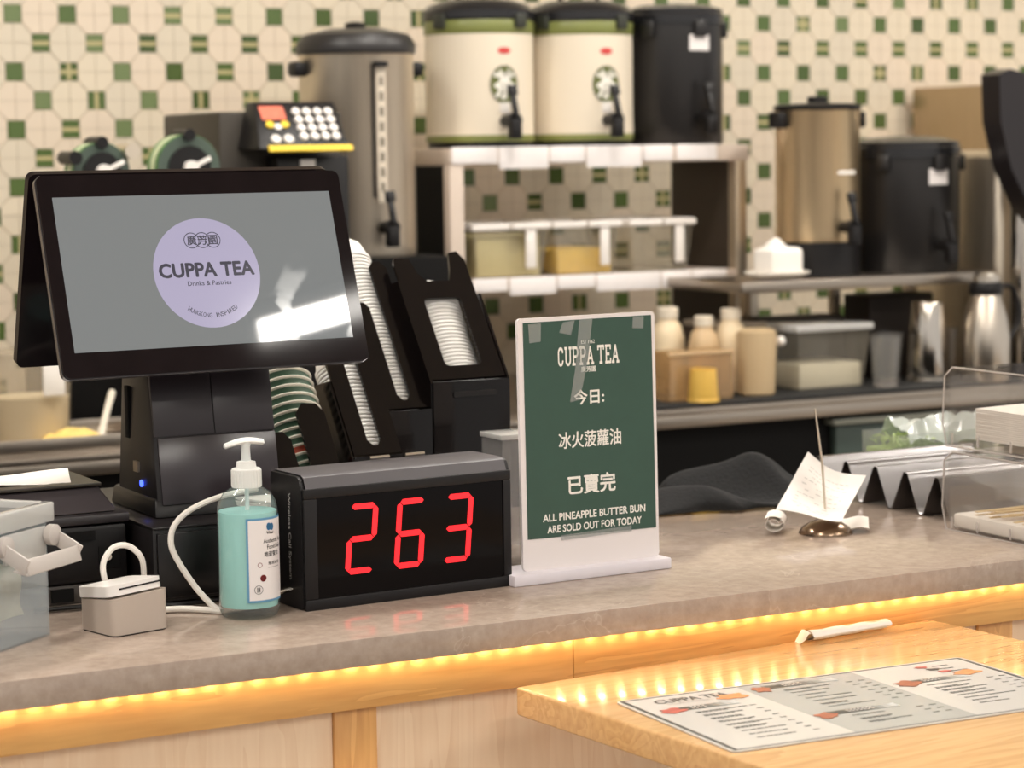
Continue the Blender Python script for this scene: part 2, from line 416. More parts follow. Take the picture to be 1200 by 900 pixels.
mn = thing('menu', 'laminated white and grey folded menu sheet lying on the wooden table', 'menu', (1.1835, 2.0165, .8685), R(-2.2))
MW, MH = .42, .228
INK = mat('dark_ink', C(52, 56, 54), .4); INKB = mat('black_ink', C(34, 34, 36), .4); GREYT = mat('grey_ink', C(120, 120, 118), .4)
o = obj('sheet', shape([rrect(MW, MH, .008, 5, MW/2, -MH/2)], .0006), mat('laminate', C(208, 204, 197), .22, coat=.5), mn, mT((0, 0, .0006)))
def flat(name, x0, x1, y0, y1, z, m, par=mn):
    return MB().b2(x0, x1, y0, y1, z, z+.00015).build(name, m, par)
zp = .00125
bd = MB()
for a in ((.004, MW-.004, -.0058, -.004), (.004, MW-.004, -MH+.004, -MH+.0052), (.004, .0075, -MH+.004, -.004), (MW-.0075, MW-.004, -MH+.004, -.004)):
    bd.b2(a[0], a[1], a[2], a[3], zp, zp+.0002)
bd.build('border', INK, mn)
flat('left_page', .009, .137, -MH+.007, -.0075, zp, mat('page_white', C(212, 209, 204), .25, coat=.5))
flat('middle_page', .137, .277, -MH+.007, -.0075, zp, mat('page_grey', C(178, 180, 177), .25, coat=.5))
flat('right_page', .277, MW-.009, -MH+.007, -.0075, zp, mat('page_white', C(232, 229, 224)))
zt = zp+.0003
def put(me, name, m, par, x, y, z, rot=(0, 0, 0)): return obj(name, me, m, par, mT((x, y, z), rot), 0)
put(text('CUPPA TEA', .082, .0145, .04), 'lettering', INKB, mn, .073, -.026, zt)
put(text('DRINKS & PASTRIES', .05, .0045), 'lettering', GREYT, mn, .064, -.039, zt)
FOODS = [mat('print_red', C(176, 78, 66), .4, noise=.5, nscale=120), mat('print_orange', C(214, 140, 84), .4, noise=.5, nscale=120), mat('print_brown', C(160, 88, 58), .4, noise=.5, nscale=120), mat('print_dark', C(60, 52, 50), .4)]
def blob(x, y, rx, ry, m):
    P = [(rx*(1+.22*math.sin(5*t+x*90))*math.cos(t), ry*(1+.22*math.cos(4*t+y*70))*math.sin(t)) for t in [2*PI*i/48 for i in range(48)]]
    put(shape([P], .0001), 'dish_picture', m, mn, x, y, zt+.0003)
def lines(x, y, n, wmax, dy, prices):
    mb = MB(); rr = random.Random(int(x*1000)+n)
    for k in range(n):
        yy = y-k*dy; xx = x; end = x+wmax*rr.uniform(.55, 1)
        while xx < end:
            w = rr.uniform(.0025, .009); mb.b2(xx, xx+w, yy-.0012, yy+.0012, zt, zt+.0001); xx += w+.0014
        if rr.random() < .5:
            xx = x
            while xx < x+wmax*.6:
                w = rr.uniform(.002, .006); mb.b2(xx, xx+w, yy-.0045, yy-.0028, zt, zt+.0001); xx += w+.0014
        for p in prices: mb.b2(p, p+.007, yy-.001, yy+.001, zt, zt+.0001)
    mb.build('text_lines', INK, mn)
def header(x0, x1, y, t1, t2):
    xa = x0
    for k, q in enumerate((.5, .1, .1, .1, .1, .1)):
        xb = xa+(x1-x0)*q; g = (54, 82, 112, 142, 168, 186)[k]
        MB().b2(xa, xb, y-.0065, y+.0065, zt, zt+.00012).build('header_bar', mat('header_grey_%d' % k, C(g, g+3, g+1), .35), mn); xa = xb
    mb = MB(); rr = random.Random(5); xx = x0+.022
    for row in (.0025, -.0025):
        xx = x0+.022
        for k in range(t1): mb.b2(xx, xx+.0028, y+row-.001, y+row+.001, zt+.0001, zt+.0002); xx += .0045
    for v in mb.bm.verts: v.co.z += .0002
    mb.build('header_lettering', WHITE, mn)
header(.03, .105, -.062, 4, 0); blob(.03, -.065, .013, .010, FOODS[0]); blob(.112, -.04, .016, .011, FOODS[1])
lines(.047, -.08, 9, .055, .0142, (.108,))
header(.16, .245, -.024, 5, 0); blob(.153, -.03, .009, .011, FOODS[2]); lines(.172, -.042, 7, .052, .0135, (.247, .262))
header(.155, .235, -.148, 7, 0); blob(.15, -.154, .011, .011, FOODS[2]); lines(.172, -.165, 3, .05, .0135, (.247, .262))
header(.295, .375, -.076, 5, 0); blob(.297, -.08, .014, .012, FOODS[2]); blob(.38, -.066, .016, .010, FOODS[1])
lines(.31, -.095, 8, .058, .0125, (.385, .4)); lines(.37, -.205, 1, .035, .012, ())
for k, m in enumerate((FOODS[0], FOODS[3], FOODS[0])): blob(.352+.006*k, -.025-.013*k, .007, .0045, m)
lines(.366, -.026, 3, .022, .013, ())

t = thing('chopstick_sleeve', 'crumpled white paper sleeve lying at the back edge of the wooden table', 'paper sleeve', (1.575, 2.163, .8685), R(6))
MB().grid(lambda u, v: Vector(((u-.5)*.118, .010*math.cos(v*2*PI)*(1+.05*math.sin(u*17)), .0062+.0055*math.sin(v*2*PI)*(1+.1*math.sin(u*19+v*6))-.0012*u*math.sin(v*2*PI))), 24, 14).build('sleeve', PAPER, t)
MB().lathe([(.004, -.062), (.004, .06)], 10, mT((0, 0, .007), (0, PI/2, 0))).build('stick', mat('pale_bamboo', C(214, 190, 150), .6), t)
MB().grid(lambda u, v: Vector((-.058-.016*u, .012*(v-.5)*2, .004+.008*math.sin(u*3+v*2))), 5, 5, .0004).build('torn_flap', PAPER, t)

# ------------------------------------------------------------------ cash drawer + terminal
t = thing('cash_drawer', 'low black metal cash drawer under the touch screen terminal', 'cash drawer', (.857, 2.44, .93))
MB().b2(0, .195, .004, .33, .003, .084, .002).build('body', mat('drawer_black', C(24, 21, 22), .35), t)
MB().b2(-.001, .196, .0, .33, .084, .0865, .001).build('top_plate', mat('drawer_top', C(34, 31, 32), .3, noise=.3, nscale=40), t)
MB().b2(.004, .191, -.001, .004, .008, .079, .001).build('drawer_front', mat('drawer_front_black', C(20, 17, 18), .3), t)
for a in (.02, .17): MB().b2(a, a+.012, .02, .032, 0, .003).build('foot', BLACKM, t)

tm = thing('touch_terminal', 'black two sided touch screen terminal with a round lilac logo on the screen', 'terminal', (.945, 2.58, 1.0165))
SH = PURPLEBLACK
def hull(name, bot, top, z0, z1, m, bev=.003, par=tm):
    """box between a bottom rect and a top rect (x0,x1,y0,y1)"""
    mb = MB(); bm = mb.bm
    vs = []
    for (x0, x1, y0, y1), z in ((bot, z0), (top, z1)):
        vs += [bm.verts.new(p) for p in ((x0, y0, z), (x1, y0, z), (x1, y1, z), (x0, y1, z))]
    for q in ((3, 2, 1, 0), (4, 5, 6, 7), (0, 1, 5, 4), (1, 2, 6, 5), (2, 3, 7, 6), (3, 0, 4, 7)): bm.faces.new([vs[i] for i in q])
    if bev: bmesh.ops.bevel(bm, geom=list(bm.edges), offset=bev, segments=2, affect='EDGES', profile=.5)
    return mb.build(name, m, par)
hull('stand_body', (-.062, .085, -.082, .055), (-.055, .092, -.042, .05), 0, .16, mat('stand_side', C(28, 25, 26), .4, spec=.35), .006)
hull('stand_base', (-.066, .087, -.085, .07), (-.063, .085, -.075, .065), 0, .022, BLACK, .004)
sfm = Matrix.Translation((0, 0, 0))
def facey(z): return -.082+.040*z/.16
def plate(name, x0, x1, z0, z1, m, out=.0015):
    a, b = facey(z0), facey(z1)
    hull(name, (x0, x1, a-out, a+.004), (x0+.002, x1+.002, b-out, b+.004), z0, z1, m, .0008)
plate('front_cover', -.056, .015, .088, .158, SH); plate('front_cover', .0162, .088, .088, .158, SH)
plate('paper_door', -.055, .086, .014, .087, mat('terminal_gloss', C(46, 40, 44), .25), .0025)
MB().b2(-.0625, -.0585, -.02, -.005, .045, .057).build('side_port', STEELH, tm)
MB().lathe([(.004, 0), (.004, .002)], 12, mT((-.0615, -.032, .034), (0, -PI/2, 0))).build('power_light', mat('blue_light', C(20, 40, 200), .4, emis=(.05, .1, 1, 1), es=3), tm)
MB().b2(-.060, -.055, .015, .027, .08, .14, .001).build('side_slot', BLACKM, tm)

def display(M, name):
    me = shape([rrect(.385, .241, .009, 6)], .006)
    o = obj(name, me, BLACKG, tm, M @ UP)
    return o
MSC = Matrix.Scale(.94, 4)
MD = mT((.946-.945, 2.498-2.58, 1.288-1.0165), (R(-18.7), 0, R(2))) @ MSC
cd = display(MD, 'customer_display')
# edge lip of the customer display, screen and what it shows (local XY of the display, facing +Z)
obj('bezel_edge', shape([rrect(.387, .243, .010, 6), rrect(.383, .239, .008, 6)], .0035), mat('edge_chrome', C(120, 116, 118), .25, .8), cd, mT((0, 0, -.001)))
scr = bpy.data.materials.new('screen_reflection_grey'); scr.use_nodes = True
nt = scr.node_tree; b = nt.nodes['Principled BSDF']; b.inputs['Base Color'].default_value = C(20, 20, 22); b.inputs['Roughness'].default_value = .06
b.inputs['Emission Color'].default_value = C(150, 153, 152); b.inputs['Emission Strength'].default_value = .55  # grey glow stands in for the bright ceiling reflected on the dark screen
tcn = nt.nodes.new('ShaderNodeTexCoord'); nz = nt.nodes.new('ShaderNodeTexNoise'); nz.inputs['Scale'].default_value = 14; nz.inputs['Detail'].default_value = 6
rp = nt.nodes.new('ShaderNodeValToRGB'); rp.color_ramp.elements[0].position = .57; rp.color_ramp.elements[0].color = (.025, .025, .025, 1); rp.color_ramp.elements[1].position = .75; rp.color_ramp.elements[1].color = (.2, .2, .2, 1)
nt.links.new(tcn.outputs['Object'], nz.inputs['Vector']); nt.links.new(nz.outputs['Fac'], rp.inputs[0]); nt.links.new(rp.outputs[0], b.inputs['Roughness'])
SX, SY = .0, -.002
scn = obj('screen', shape([rc(-.176+SX, .1755+SX, -.089+SY, .096+SY)], .0002), scr, cd, mT((0, 0, .0062)), 0)
LIL = mat('lilac_glow', C(30, 28, 34), .1, emis=C(196, 188, 216), es=.62)
INKS = mat('screen_ink', C(20, 20, 24), .1, emis=C(80, 78, 90), es=.55)
LX, LY = .000, -.003
zl = .0066
put(shape([circ(.067, 64)], .00005), 'logo_disc', LIL, cd, LX, LY, zl)
put(text('CUPPA TEA', .119, .0165, .045), 'logo_lettering', INKS, cd, LX, LY+.004, zl+.0002)
put(text('Drinks & Pastries', .055, None, .012), 'logo_lettering', INKS, cd, LX+.001, LY-.0125, zl+.0002)
for k, ch in enumerate('廣芳園'):
    cx = LX-.0135+.0135*k
    put(shape([circ(.0098, 28), circ(.0088, 28)], .00005), 'emblem_ring', INKS, cd, cx, LY+.040, zl+.0002)
    put(text(ch, .0115, .0115, .02), 'emblem_character', INKS, cd, cx, LY+.040, zl+.0003)
arc = 'HUNGKONG INSPIRED'
for k, ch in enumerate(arc):
    if ch == ' ': continue
    a = R(-90-34+68*k/(len(arc)-1)); rr = .052
    put(text(ch, .0034 if ch != 'I' else .0012, .0055, .01), 'arc_letter', INKS, cd, LX+rr*math.cos(a), LY+rr*math.sin(a), zl+.0002, (0, 0, a+PI/2))
display(mT((.946-.945, 2.598-2.58, 1.292-1.0165), (R(17), 0, R(2))) @ MSC, 'cashier_display')
MB().lathe([(.006, -.17), (.006, .17)], 12, mT((.001, -.03, .374), (0, PI/2, 0))).build('hinge', BLACK, tm)
hull('neck', (-.035, .075, -.035, .03), (-.035, .065, -.06, -.01), .155, .31, BLACKM, 0)

# ------------------------------------------------------------------ receipt printer and loose receipt
t = thing('receipt_printer', 'squat black receipt printer behind the clear tip box', 'printer', (.74, 2.5, .93), 0)
MB().b2(-.12, .108, .0, .19, .022, .086, .006).build('body', BLACK, t)
MB().b2(-.118, .106, .004, .186, .0, .0215, .002).build('base', mat('printer_grey', C(74, 68, 64), .5), t)
MB().b2(-.122, .111, -.003, .193, .0865, .098, .004).build('middle_band', mat('printer_band', C(44, 40, 42), .4), t)
hull('lid', (-.10, .100, .004, .15), (-.10, .088, .035, .14), .0985, .124, mat('printer_lid', C(62, 56, 58), .38), .004, t)
MB().b2(-.11, .09, .03, .15, .1245, .128, .001).build('lid_top', mat('printer_top', C(48, 42, 34), .3), t)
MB().b2(.03, .07, -.004, .004, .07, .08).build('paper_slot', BLACKM, t)
MB().b2(.095, .1085, .02, .05, .035, .065, .001).build('port_plate', BLACKM, t)
MB().b2(.074, .099, -.0015, .002, .036, .062, .001).build('socket', BLACKM, t)
MB().lathe([(.004, 0), (.004, .003)], 12, mT((.084, -.0012, .05), (PI/2, 0, 0))).build('key_lock', CHROME, t)
MB().b2(.02, .045, -.0005, .004, .004, .018).build('front_notch', BLACKM, t)
t = tag(MB().grid(lambda u, v: Vector((.66+.14*u+.02*v, 2.565+.075*v-.02*u, 1.0592+.0015*math.sin(u*5+v*3)+.004*v*u)), 14, 8, .0004).build('receipt_slip', PAPER), 'loose white receipt slip lying on top of the receipt printer', 'receipt')

# ------------------------------------------------------------------ clear tip box
K = Vector((.712, 2.353, .93)); aface = math.atan2(.64, .77)
tp = thing('tip_box', 'clear plastic tip box with latch handle at the left edge of the counter', 'tip box', K, aface)
CLR = clear('clear_plastic', (.95, .97, .98, 1), .22, C(224, 232, 236))
LN, DP, HT = .2, .13, .122       # face runs along local -x, depth along local +y
mb = MB()
for a in ((-LN, 0, 0, .002, .002, HT), (-LN, 0, DP-.002, DP, .002, HT), (-LN, -LN+.002, .002, DP-.002, .002, HT), (-.002, 0, .002, DP-.002, .002, HT), (-LN, 0, 0, DP, 0, .002)): mb.b2(*a)
mb.build('box', CLR, tp)
mb = MB()
for a in ((-LN-.006, .006, -.007, .006, HT-.004, HT+.016), (-LN-.006, .006, DP-.006, DP+.007, HT-.004, HT+.016), (-LN-.006, -LN+.005, .006, DP-.006, HT-.004, HT+.016), (-.005, .006, .006, DP-.006, HT-.004, HT+.016)): mb.b2(*a, bev=.0025)
mb.build('lid_rim', clear('frosted_rim', (.8, .82, .82, 1), .6, C(226, 224, 220)), tp)
MB().b2(-LN+.005, -.005, .006, DP-.006, HT+.006, HT+.009).build('lid_panel', clear('smoked_lid', (.6, .61, .62, 1), .25, C(150, 150, 152)), tp)
MB().b2(-.085, -.012, -.0075, -.0035, HT-.036, HT-.006, .001).build('latch_plate', clear('frosted_rim', (.8, .82, .82, 1)), tp)
HB = mat('latch_grey', C(196, 188, 182), .35)
for x in (-.092, -.008): MB().lathe([(.009, 0), (.011, .003), (.011, .010), (.006, .012)], 16, mT((x, -.006, HT-.016), (PI/2, 0, 0))).build('pivot', HB, tp)
bar = MB()
bar.box((-.05, -.040, HT-.034), (.094, .003, .016), .001, (R(-15), 0, 0))
bar.box((-.05, -.032, HT-.040), (.094, .018, .0025), .001, (R(10), 0, 0))
for x in (-.097, -.003): bar.box((x, -.026, HT-.026), (.0028, .034, .016), .001, (R(28), 0, 0))
bar.build('latch_handle', HB, tp)
BILL = mat('banknote_paper', C(206, 196, 168), .8, noise=.22, nscale=90)
def bill(name, label, loc, rz, tx, curl, m=BILL, L=.11, Wd=.055):
    o = MB().grid(lambda u, v: Vector(((u-.5)*L, curl*math.sin(u*PI*1.3)+.003*math.sin(v*7), (v-.5)*Wd+.0015*math.sin(u*9))), 16, 8, .0003).build(name, m)
    o.matrix_basis = Matrix.Translation(loc) @ Euler((tx, 0, rz), 'XYZ').to_matrix().to_4x4()
    return tag(o, label, 'banknote', 'notes in the tip box')
def tpw(x, y, z): return K+Matrix.Rotation(aface, 3, 'Z') @ Vector((x, y, z))
bill('banknote', 'pale banknote standing against the front wall inside the tip box', tpw(-.075, .022, .05), aface+.12, -.12, .010)
bill('banknote', 'crumpled banknote lying low at the bottom of the tip box', tpw(-.10, .062, .036), aface-.05, R(-68), .008)
bill('banknote', 'folded banknote pointing to the right corner of the tip box', tpw(-.075, .108, .05), aface+.05, R(-12), .008)

# ------------------------------------------------------------------ card reader + cables
cr = thing('card_reader', 'small white card reader tilted in a square warm grey dock', 'card reader', (.788, 2.342, .93), R(14))
DOCK = mat('dock_taupe', C(186, 172, 160), .35)
mb = MB(); bm = mb.bm
P = rrect(.068, .066, .009, 5)
bot = [bm.verts.new((x, y, .0015)) for x, y in P]
top = [bm.verts.new((x, y, .038-(y*.10)+x*.06)) for x, y in P]
nP = len(P)
bm.faces.new(bot[::-1]); bm.faces.new(top)
for i in range(nP): bm.faces.new((bot[i], bot[(i+1) % nP], top[(i+1) % nP], top[i]))
mb.build('dock', DOCK, cr)
MB().prism(rrect(.066, .064, .008, 5), 0, .0015).build('rubber_foot', BLACKM, cr)
MR = mT((-.002, .004, .0445), (R(-7), R(-3), 0))
obj('reader', shape([rrect(.066, .062, .008, 6)], .0055), mat('reader_white', C(238, 233, 228), .3), cr, MR)
MB().b2(-.02, .03, -.0317, -.0295, .0, .0016).build('card_slot', BLACKM, cr, MR)
def spline(pts, n=8):
    P = [Vector(p) for p in pts]; P = [P[0]*2-P[1]]+P+[P[-1]*2-P[-2]]; out = []
    for i in range(1, len(P)-2):
        a, b, c, d = P[i-1:i+3]
        for k in range(n):
            t = k/n; out.append(.5*((2*b)+(c-a)*t+(2*a-5*b+4*c-d)*t*t+(3*b-a-3*c+d)*t**3))
    return out+[P[-2]]
CAB = mat('white_cable', C(236, 230, 222), .4)
tag(MB().tube(spline([(.786, 2.383, .958), (.781, 2.385, .99), (.793, 2.388, 1.0075), (.810, 2.388, 1.0085), (.824, 2.388, .995), (.828, 2.392, .974), (.829, 2.40, .945), (.829, 2.42, .934)]), .0032).build('charging_cable', CAB), 'short white cable arching up in a loop behind the card reader', 'cable')
tag(MB().tube(spline([(.846, 2.40, .9345), (.87, 2.392, .9345), (.892, 2.372, .934), (.902, 2.362, .9335), (.896, 2.37, .9385), (.883, 2.384, .957), (.868, 2.395, .985), (.862, 2.40, 1.005), (.869, 2.405, 1.024), (.892, 2.41, 1.039), (.93, 2.415, 1.049), (.97, 2.42, 1.052)]), .0033).build('charging_cable', CAB), 'long white cable rising from the counter behind the sanitizer bottle', 'cable')
tag(MB().tube(spline([(.73, 2.47, .934), (.80, 2.46, .934), (.86, 2.425, .934), (.91, 2.42, .934), (.955, 2.428, .934), (.99, 2.43, .934)]), .0025).build('power_cable', BLACK), 'thin black power cable lying in front of the cash drawer', 'cable')

# ------------------------------------------------------------------ sanitizer bottle
bt = thing('sanitizer_bottle', 'clear pump bottle of turquoise hand sanitizer with a printed label', 'bottle', (.9255, 2.338, .93))
BC = clear('bottle_plastic', (.93, .96, .96, 1), .10, C(215, 222, 222), .04)
r0 = .0322
MB().lathe([(.024, 0), (.029, .002), (r0, .009), (r0, .112), (.0305, .122), (.025, .132), (.016, .138), (.0135, .140)], 40).build('body', BC, bt)
MB().lathe([(.02, .012), (.030, .0125), (.0308, .02), (.0308, .113), (.02, .1135)], 36).build('liquid', mat('turquoise_gel', C(164, 222, 216), .25), bt)
mb = MB(); mb.lathe([(.0155, .138), (.0155, .157), (.0145, .158)], 28)
for k in range(28):
    a = 2*PI*k/28; mb.box((.0157*math.cos(a), .0157*math.sin(a), .1475), (.0008, .0014, .017), 0, (0, 0, a))
mb.lathe([(.011, .158), (.010, .165), (.006, .166)], 24)
mb.build('collar', mat('pump_white', C(232, 232, 228), .35), bt)
MB().lathe([(.0052, .165), (.0045, .180), (.006, .186)], 16).build('pump_stem', mat('pump_frost', C(220, 224, 222), .3), bt)
mb = MB(); mb.grid(lambda u, v: Vector(((-.024+.044*u), (v-.5)*.013*(.45+.55*math.sin(min(1, u*1.6)*PI/2))*(1 if u < .7 else 1-(u-.7)*1.3), .1875+.004*math.sin(u*PI)-.002*(1-u)-.004*(2*(v-.5))**2)), 14, 8, .004)
mb.build('pump_nozzle', mat('pump_white', C(232, 232, 228)), bt)
MB().tube([(0, 0, .14), (.002, .004, .02)], .0025).build('dip_tube', mat('pump_frost', C(220, 224, 222)), bt)
lab = R(33)     # the label is turned towards the right
ML = mT((0, 0, 0), (0, 0, lab))
rl = .0325
def bent(me, name, m, dz, par=bt, lift=0):
    for v in me.vertices: v.co.z = lift
    o = obj(name, bend(me, rl), m, par, mT((0, 0, dz), (0, 0, lab)), 60); return o
LB = quadgrid(.066, .089, 20, 2); bent(LB, 'label_border', mat('label_blue', C(96, 152, 188), .4), .064, lift=.0001)
bent(quadgrid(.0615, .0845, 20, 2), 'label', mat('label_white', C(232, 226, 224), .4), .064, lift=.0003)
def lt_(s, x, z, w=None, h=None, m=INK, bold=.01):
    me = text(s, w, h, bold)
    for v in me.vertices: v.co.x += x
    bent(me, 'label_lettering', m, z, lift=.0005)
RD = mat('label_red', C(140, 44, 44), .4); BL = mat('label_logo_blue', C(70, 140, 190), .4)
def lsh(P, x, z, m, nm='label_mark'):
    me = shape([[(a+x, b) for a, b in q] for q in P], 0.00001); bent(me, nm, m, z, lift=.0005)
lsh([circ(.003, 16, -.0014, 0, .004)], -.006, .099, BL); lsh([circ(.003, 16, .0014, 0, .004)], -.0048, .0985, BL)
lt_('Whaa!', -.0055, .0925, .0095, .003, INK, .03)
lt_('Authentic As', -.0005, .084, .028, .0044); lt_('Food Deliv', .002, .0775, .024, .0044)
lt_('地道餐饮', -.003, .070, .022, .0055, INK, .015)
lt_('簡單點餐', .0, .060, .018, .0035, GREYT)
lt_('———', .0, .0555, .018, .0004, GREYT)
lsh([circ(.0027, 16), circ(.0021, 16)], -.019, .059, RD); lsh([circ(.0036, 20)], -.0155, .045, RD)
lsh([circ(.0047, 24), circ(.0042, 24)], -.021, .033, INK)
for dx in (-.0012, .0012): lsh([rc(dx-.0005, dx+.0005, -.0026, .0026)], -.021, .033, INK)

# ------------------------------------------------------------------ queue number display 263
qd = thing('number_display', 'black electronic queue display showing red digits 263', 'display', (.9842, 2.3268, .93), R(3.6))
QW, QH = .2585, .1345; QB = mat('display_black', C(27, 25, 26), .4, spec=.3); QG = mat('display_grey', C(78, 74, 78), .42)
# side profile (y, z): front face, chamfered top, back
prof = [(.004, 0), (0, .004), (0, QH-.004), (.006, QH+.008), (.012, QH+.0105), (.075, QH+.0105), (.078, QH+.004), (.078, .004), (.074, 0)]
PM = Matrix(((0, 0, 1, 0), (1, 0, 0, 0), (0, 1, 0, 0), (0, 0, 0, 1)))
MB().prism(prof, .006, QW-.006, PM).build('case', QB, qd)
MB().prism([(y*.94+.002, z*.985+.001) for y, z in prof], -.001, .006, PM).build('end_cap', QB, qd)
MB().prism([(y*.94+.002, z*.985+.001) for y, z in prof], QW-.006, QW+.001, PM).build('end_cap', QB, qd)
MB().prism([(-.0004, QH-.004), (.0056, QH+.0083), (.0116, QH+.0109), (.0745, QH+.0109), (.0745, QH+.0104), (.012, QH+.0104), (.006, QH+.0078), (.0, QH-.0042)], .004, QW-.004, PM).build('top_strip', QG, qd)
mb = MB()
for a in ((.0, QW, -.003, .001, 0, .012), (0, QW, -.003, .001, QH-.014, QH-.003), (0, .0155, -.003, .001, .012, QH-.014), (QW-.010, QW, -.003, .001, .012, QH-.014)): mb.b2(*a, bev=.0012)
mb.build('front_frame', QB, qd)
MB().b2(.0157, QW-.0102, -.0008, .0002, .0122, QH-.0142).build('window', mat('display_window', C(8, 4, 4), .08, spec=.15), qd)
REDL = mat('red_segment', C(60, 0, 0), .4, emis=(1, .012, .018, 1), es=1.7)
segs = {'a': ((0, 1), (1, 1)), 'b': ((1, 1), (1, .5)), 'c': ((1, .5), (1, 0)), 'd': ((0, 0), (1, 0)), 'e': ((0, .5), (0, 0)), 'f': ((0, 1), (0, .5)), 'g': ((0, .5), (1, .5))}
def digit(x, z, w, hh, code):
    for ch in code:
        (x0, y0), (x1, y1) = segs[ch]
        A = Vector((x+x0*w+.09*y0*hh, 0, z+y0*hh)); B = Vector((x+x1*w+.09*y1*hh, 0, z+y1*hh))
        d = (B-A).normalized(); nrm = Vector((-d.z, 0, d.x)); A += d*.0006; B -= d*.0006; q = .0031
        P = [A, A+d*q+nrm*q, B-d*q+nrm*q, B, B-d*q-nrm*q, A+d*q-nrm*q]
        MB().prism([(p.x, p.z) for p in P], 0, .0004, mT((0, -.0009, 0)) @ UP).build('digit_segment', REDL, qd)
digit(.0515, .0375, .030, .070, 'abged'); digit(.1115, .0375, .030, .070, 'afgedc'); digit(.1715, .0375, .030, .070, 'abgcd')
me = text('Wireless Call System', .094, .0075, .012)
ms = Matrix(((0, 0, -1, -.0016), (0, -1, 0, .030), (-1, 0, 0, .078), (0, 0, 0, 1)))
obj('side_lettering', me, mat('etched_grey', C(176, 170, 166), .5), qd, ms, 0)
MB().tube([(-.0, .03, .02), (-.02, .03, .018), (-.03, .031, .013)], .0028).build('antenna_plug', CHROME, qd)
for x in (.12, .165): MB().tube([(x, .07, QH+.0138), (x+.022, .066, QH+.0145)], .0022).build('thumb_screw', CHROME, qd)

# ------------------------------------------------------------------ notice stand
sg = thing('notice_stand', 'green sold out notice in an upright white acrylic stand', 'sign', (1.353, 2.345, .93), R(2.6))
WA = mat('white_acrylic', C(232, 224, 222), .3)
MB().b2(-.115, .098, -.012, .05, 0, .013, .002).build('foot', mat('foot_white', C(228, 222, 228), .3), sg)
lean = R(-1.2)
MS = mT((0, .008, .013), (lean, 0, 0)) @ UP
BWd, BH = .185, .286
obj('board', shape([rrect(BWd, BH, .005, 5, 0, BH/2)], .0022), WA, sg, MS)
GREEN = mat('poster_green', C(44, 75, 61), .3, noise=.12, nscale=30, coat=.3)
obj('poster', shape([[(-.086, .036), (.0885, .034), (.0875, .282), (-.0855, .281)]], .0003), GREEN, sg, MS @ mT((0, 0, .0026)), 0)
zs = .0031
def sy(y): return BH-(y-78)*BH/725.0
def stxt(s, xc, y, w, hh, bold, m=None, nm='poster_lettering'):
    put_m = MS @ mT((xc, sy(y), zs)); return obj(nm, text(s, w, hh, bold), m or mat('poster_white', C(236, 232, 224), .4), sg, put_m, 0)
stxt('EST 1962', 0, 155, .018, .0042, .01); obj('poster_lettering', slab('CUPPA TEA', .083, .0215), mat('poster_white', C(236, 232, 224)), sg, MS @ mT((0, sy(194), zs)), 0); stxt('廣芳園', 0, 234, .020, .0065, .02)
stxt('今日:', .0, 314, .040, .0165, .03); stxt('冰火菠蘿油', 0, 436, .084, .0185, .022); stxt('已賣完', .001, 567, .064, .0215, .03)
stxt('ALL PINEAPPLE BUTTER BUN', .004, 655, .139, .0082, .03); stxt('ARE SOLD OUT FOR TODAY', .004, 689, .128, .0082, .03)
TAPE = clear('tape', (.93, .93, .93, 1), .25, C(190, 196, 190), .25)
def tape(P): obj('tape_strip', shape([P], .00015), TAPE, sg, MS @ mT((0, 0, .0031)), 0)
tape([(-.011, .281), (.007, .282), (-.003, .225), (-.013, .19), (-.026, .188), (-.018, .225)])
tape([(-.079, .279), (-.062, .28), (-.063, .259), (-.078, .258)]); tape([(-.033, .279), (-.017, .281), (-.023, .264), (-.038, .268)])
tape([(.062, .281), (.077, .281), (.076, .267), (.061, .268)]); tape([(-.042, .037), (.054, .0395), (.054, .033), (-.042, .031)])

# ------------------------------------------------------------------ clear holder behind the notice
t = thing('acrylic_holder', 'clear acrylic holder standing behind the green notice', 'holder', (1.29, 2.45, .93))
mb = MB()
for a in ((0, .11, 0, .002, .002, .155), (0, .11, .05, .052, .002, .155), (0, .002, .002, .05, .002, .155), (.108, .11, .002, .05, .002, .155), (0, .11, 0, .052, 0, .002)): mb.b2(*a)
mb.build('box', clear('holder_clear', (.9, .9, .9, 1), .1), t)
MB().b2(-.002, .112, -.002, .054, .150, .156, .001).build('rim', clear('frosted_rim'), t)

# ------------------------------------------------------------------ paper stack on the drawer
for k in range(5):
    o = MB().b2(-.035, .035, -.05, .05, 0, .0022).build('paper_sheet', PAPER)
    o.matrix_basis = mT((1.012, 2.5, 1.0168+.0035*k), (0, 0, R(3+4*k)))
    tag(o, 'sheet in the small paper stack beside the terminal foot', 'paper', 'papers on the cash drawer')

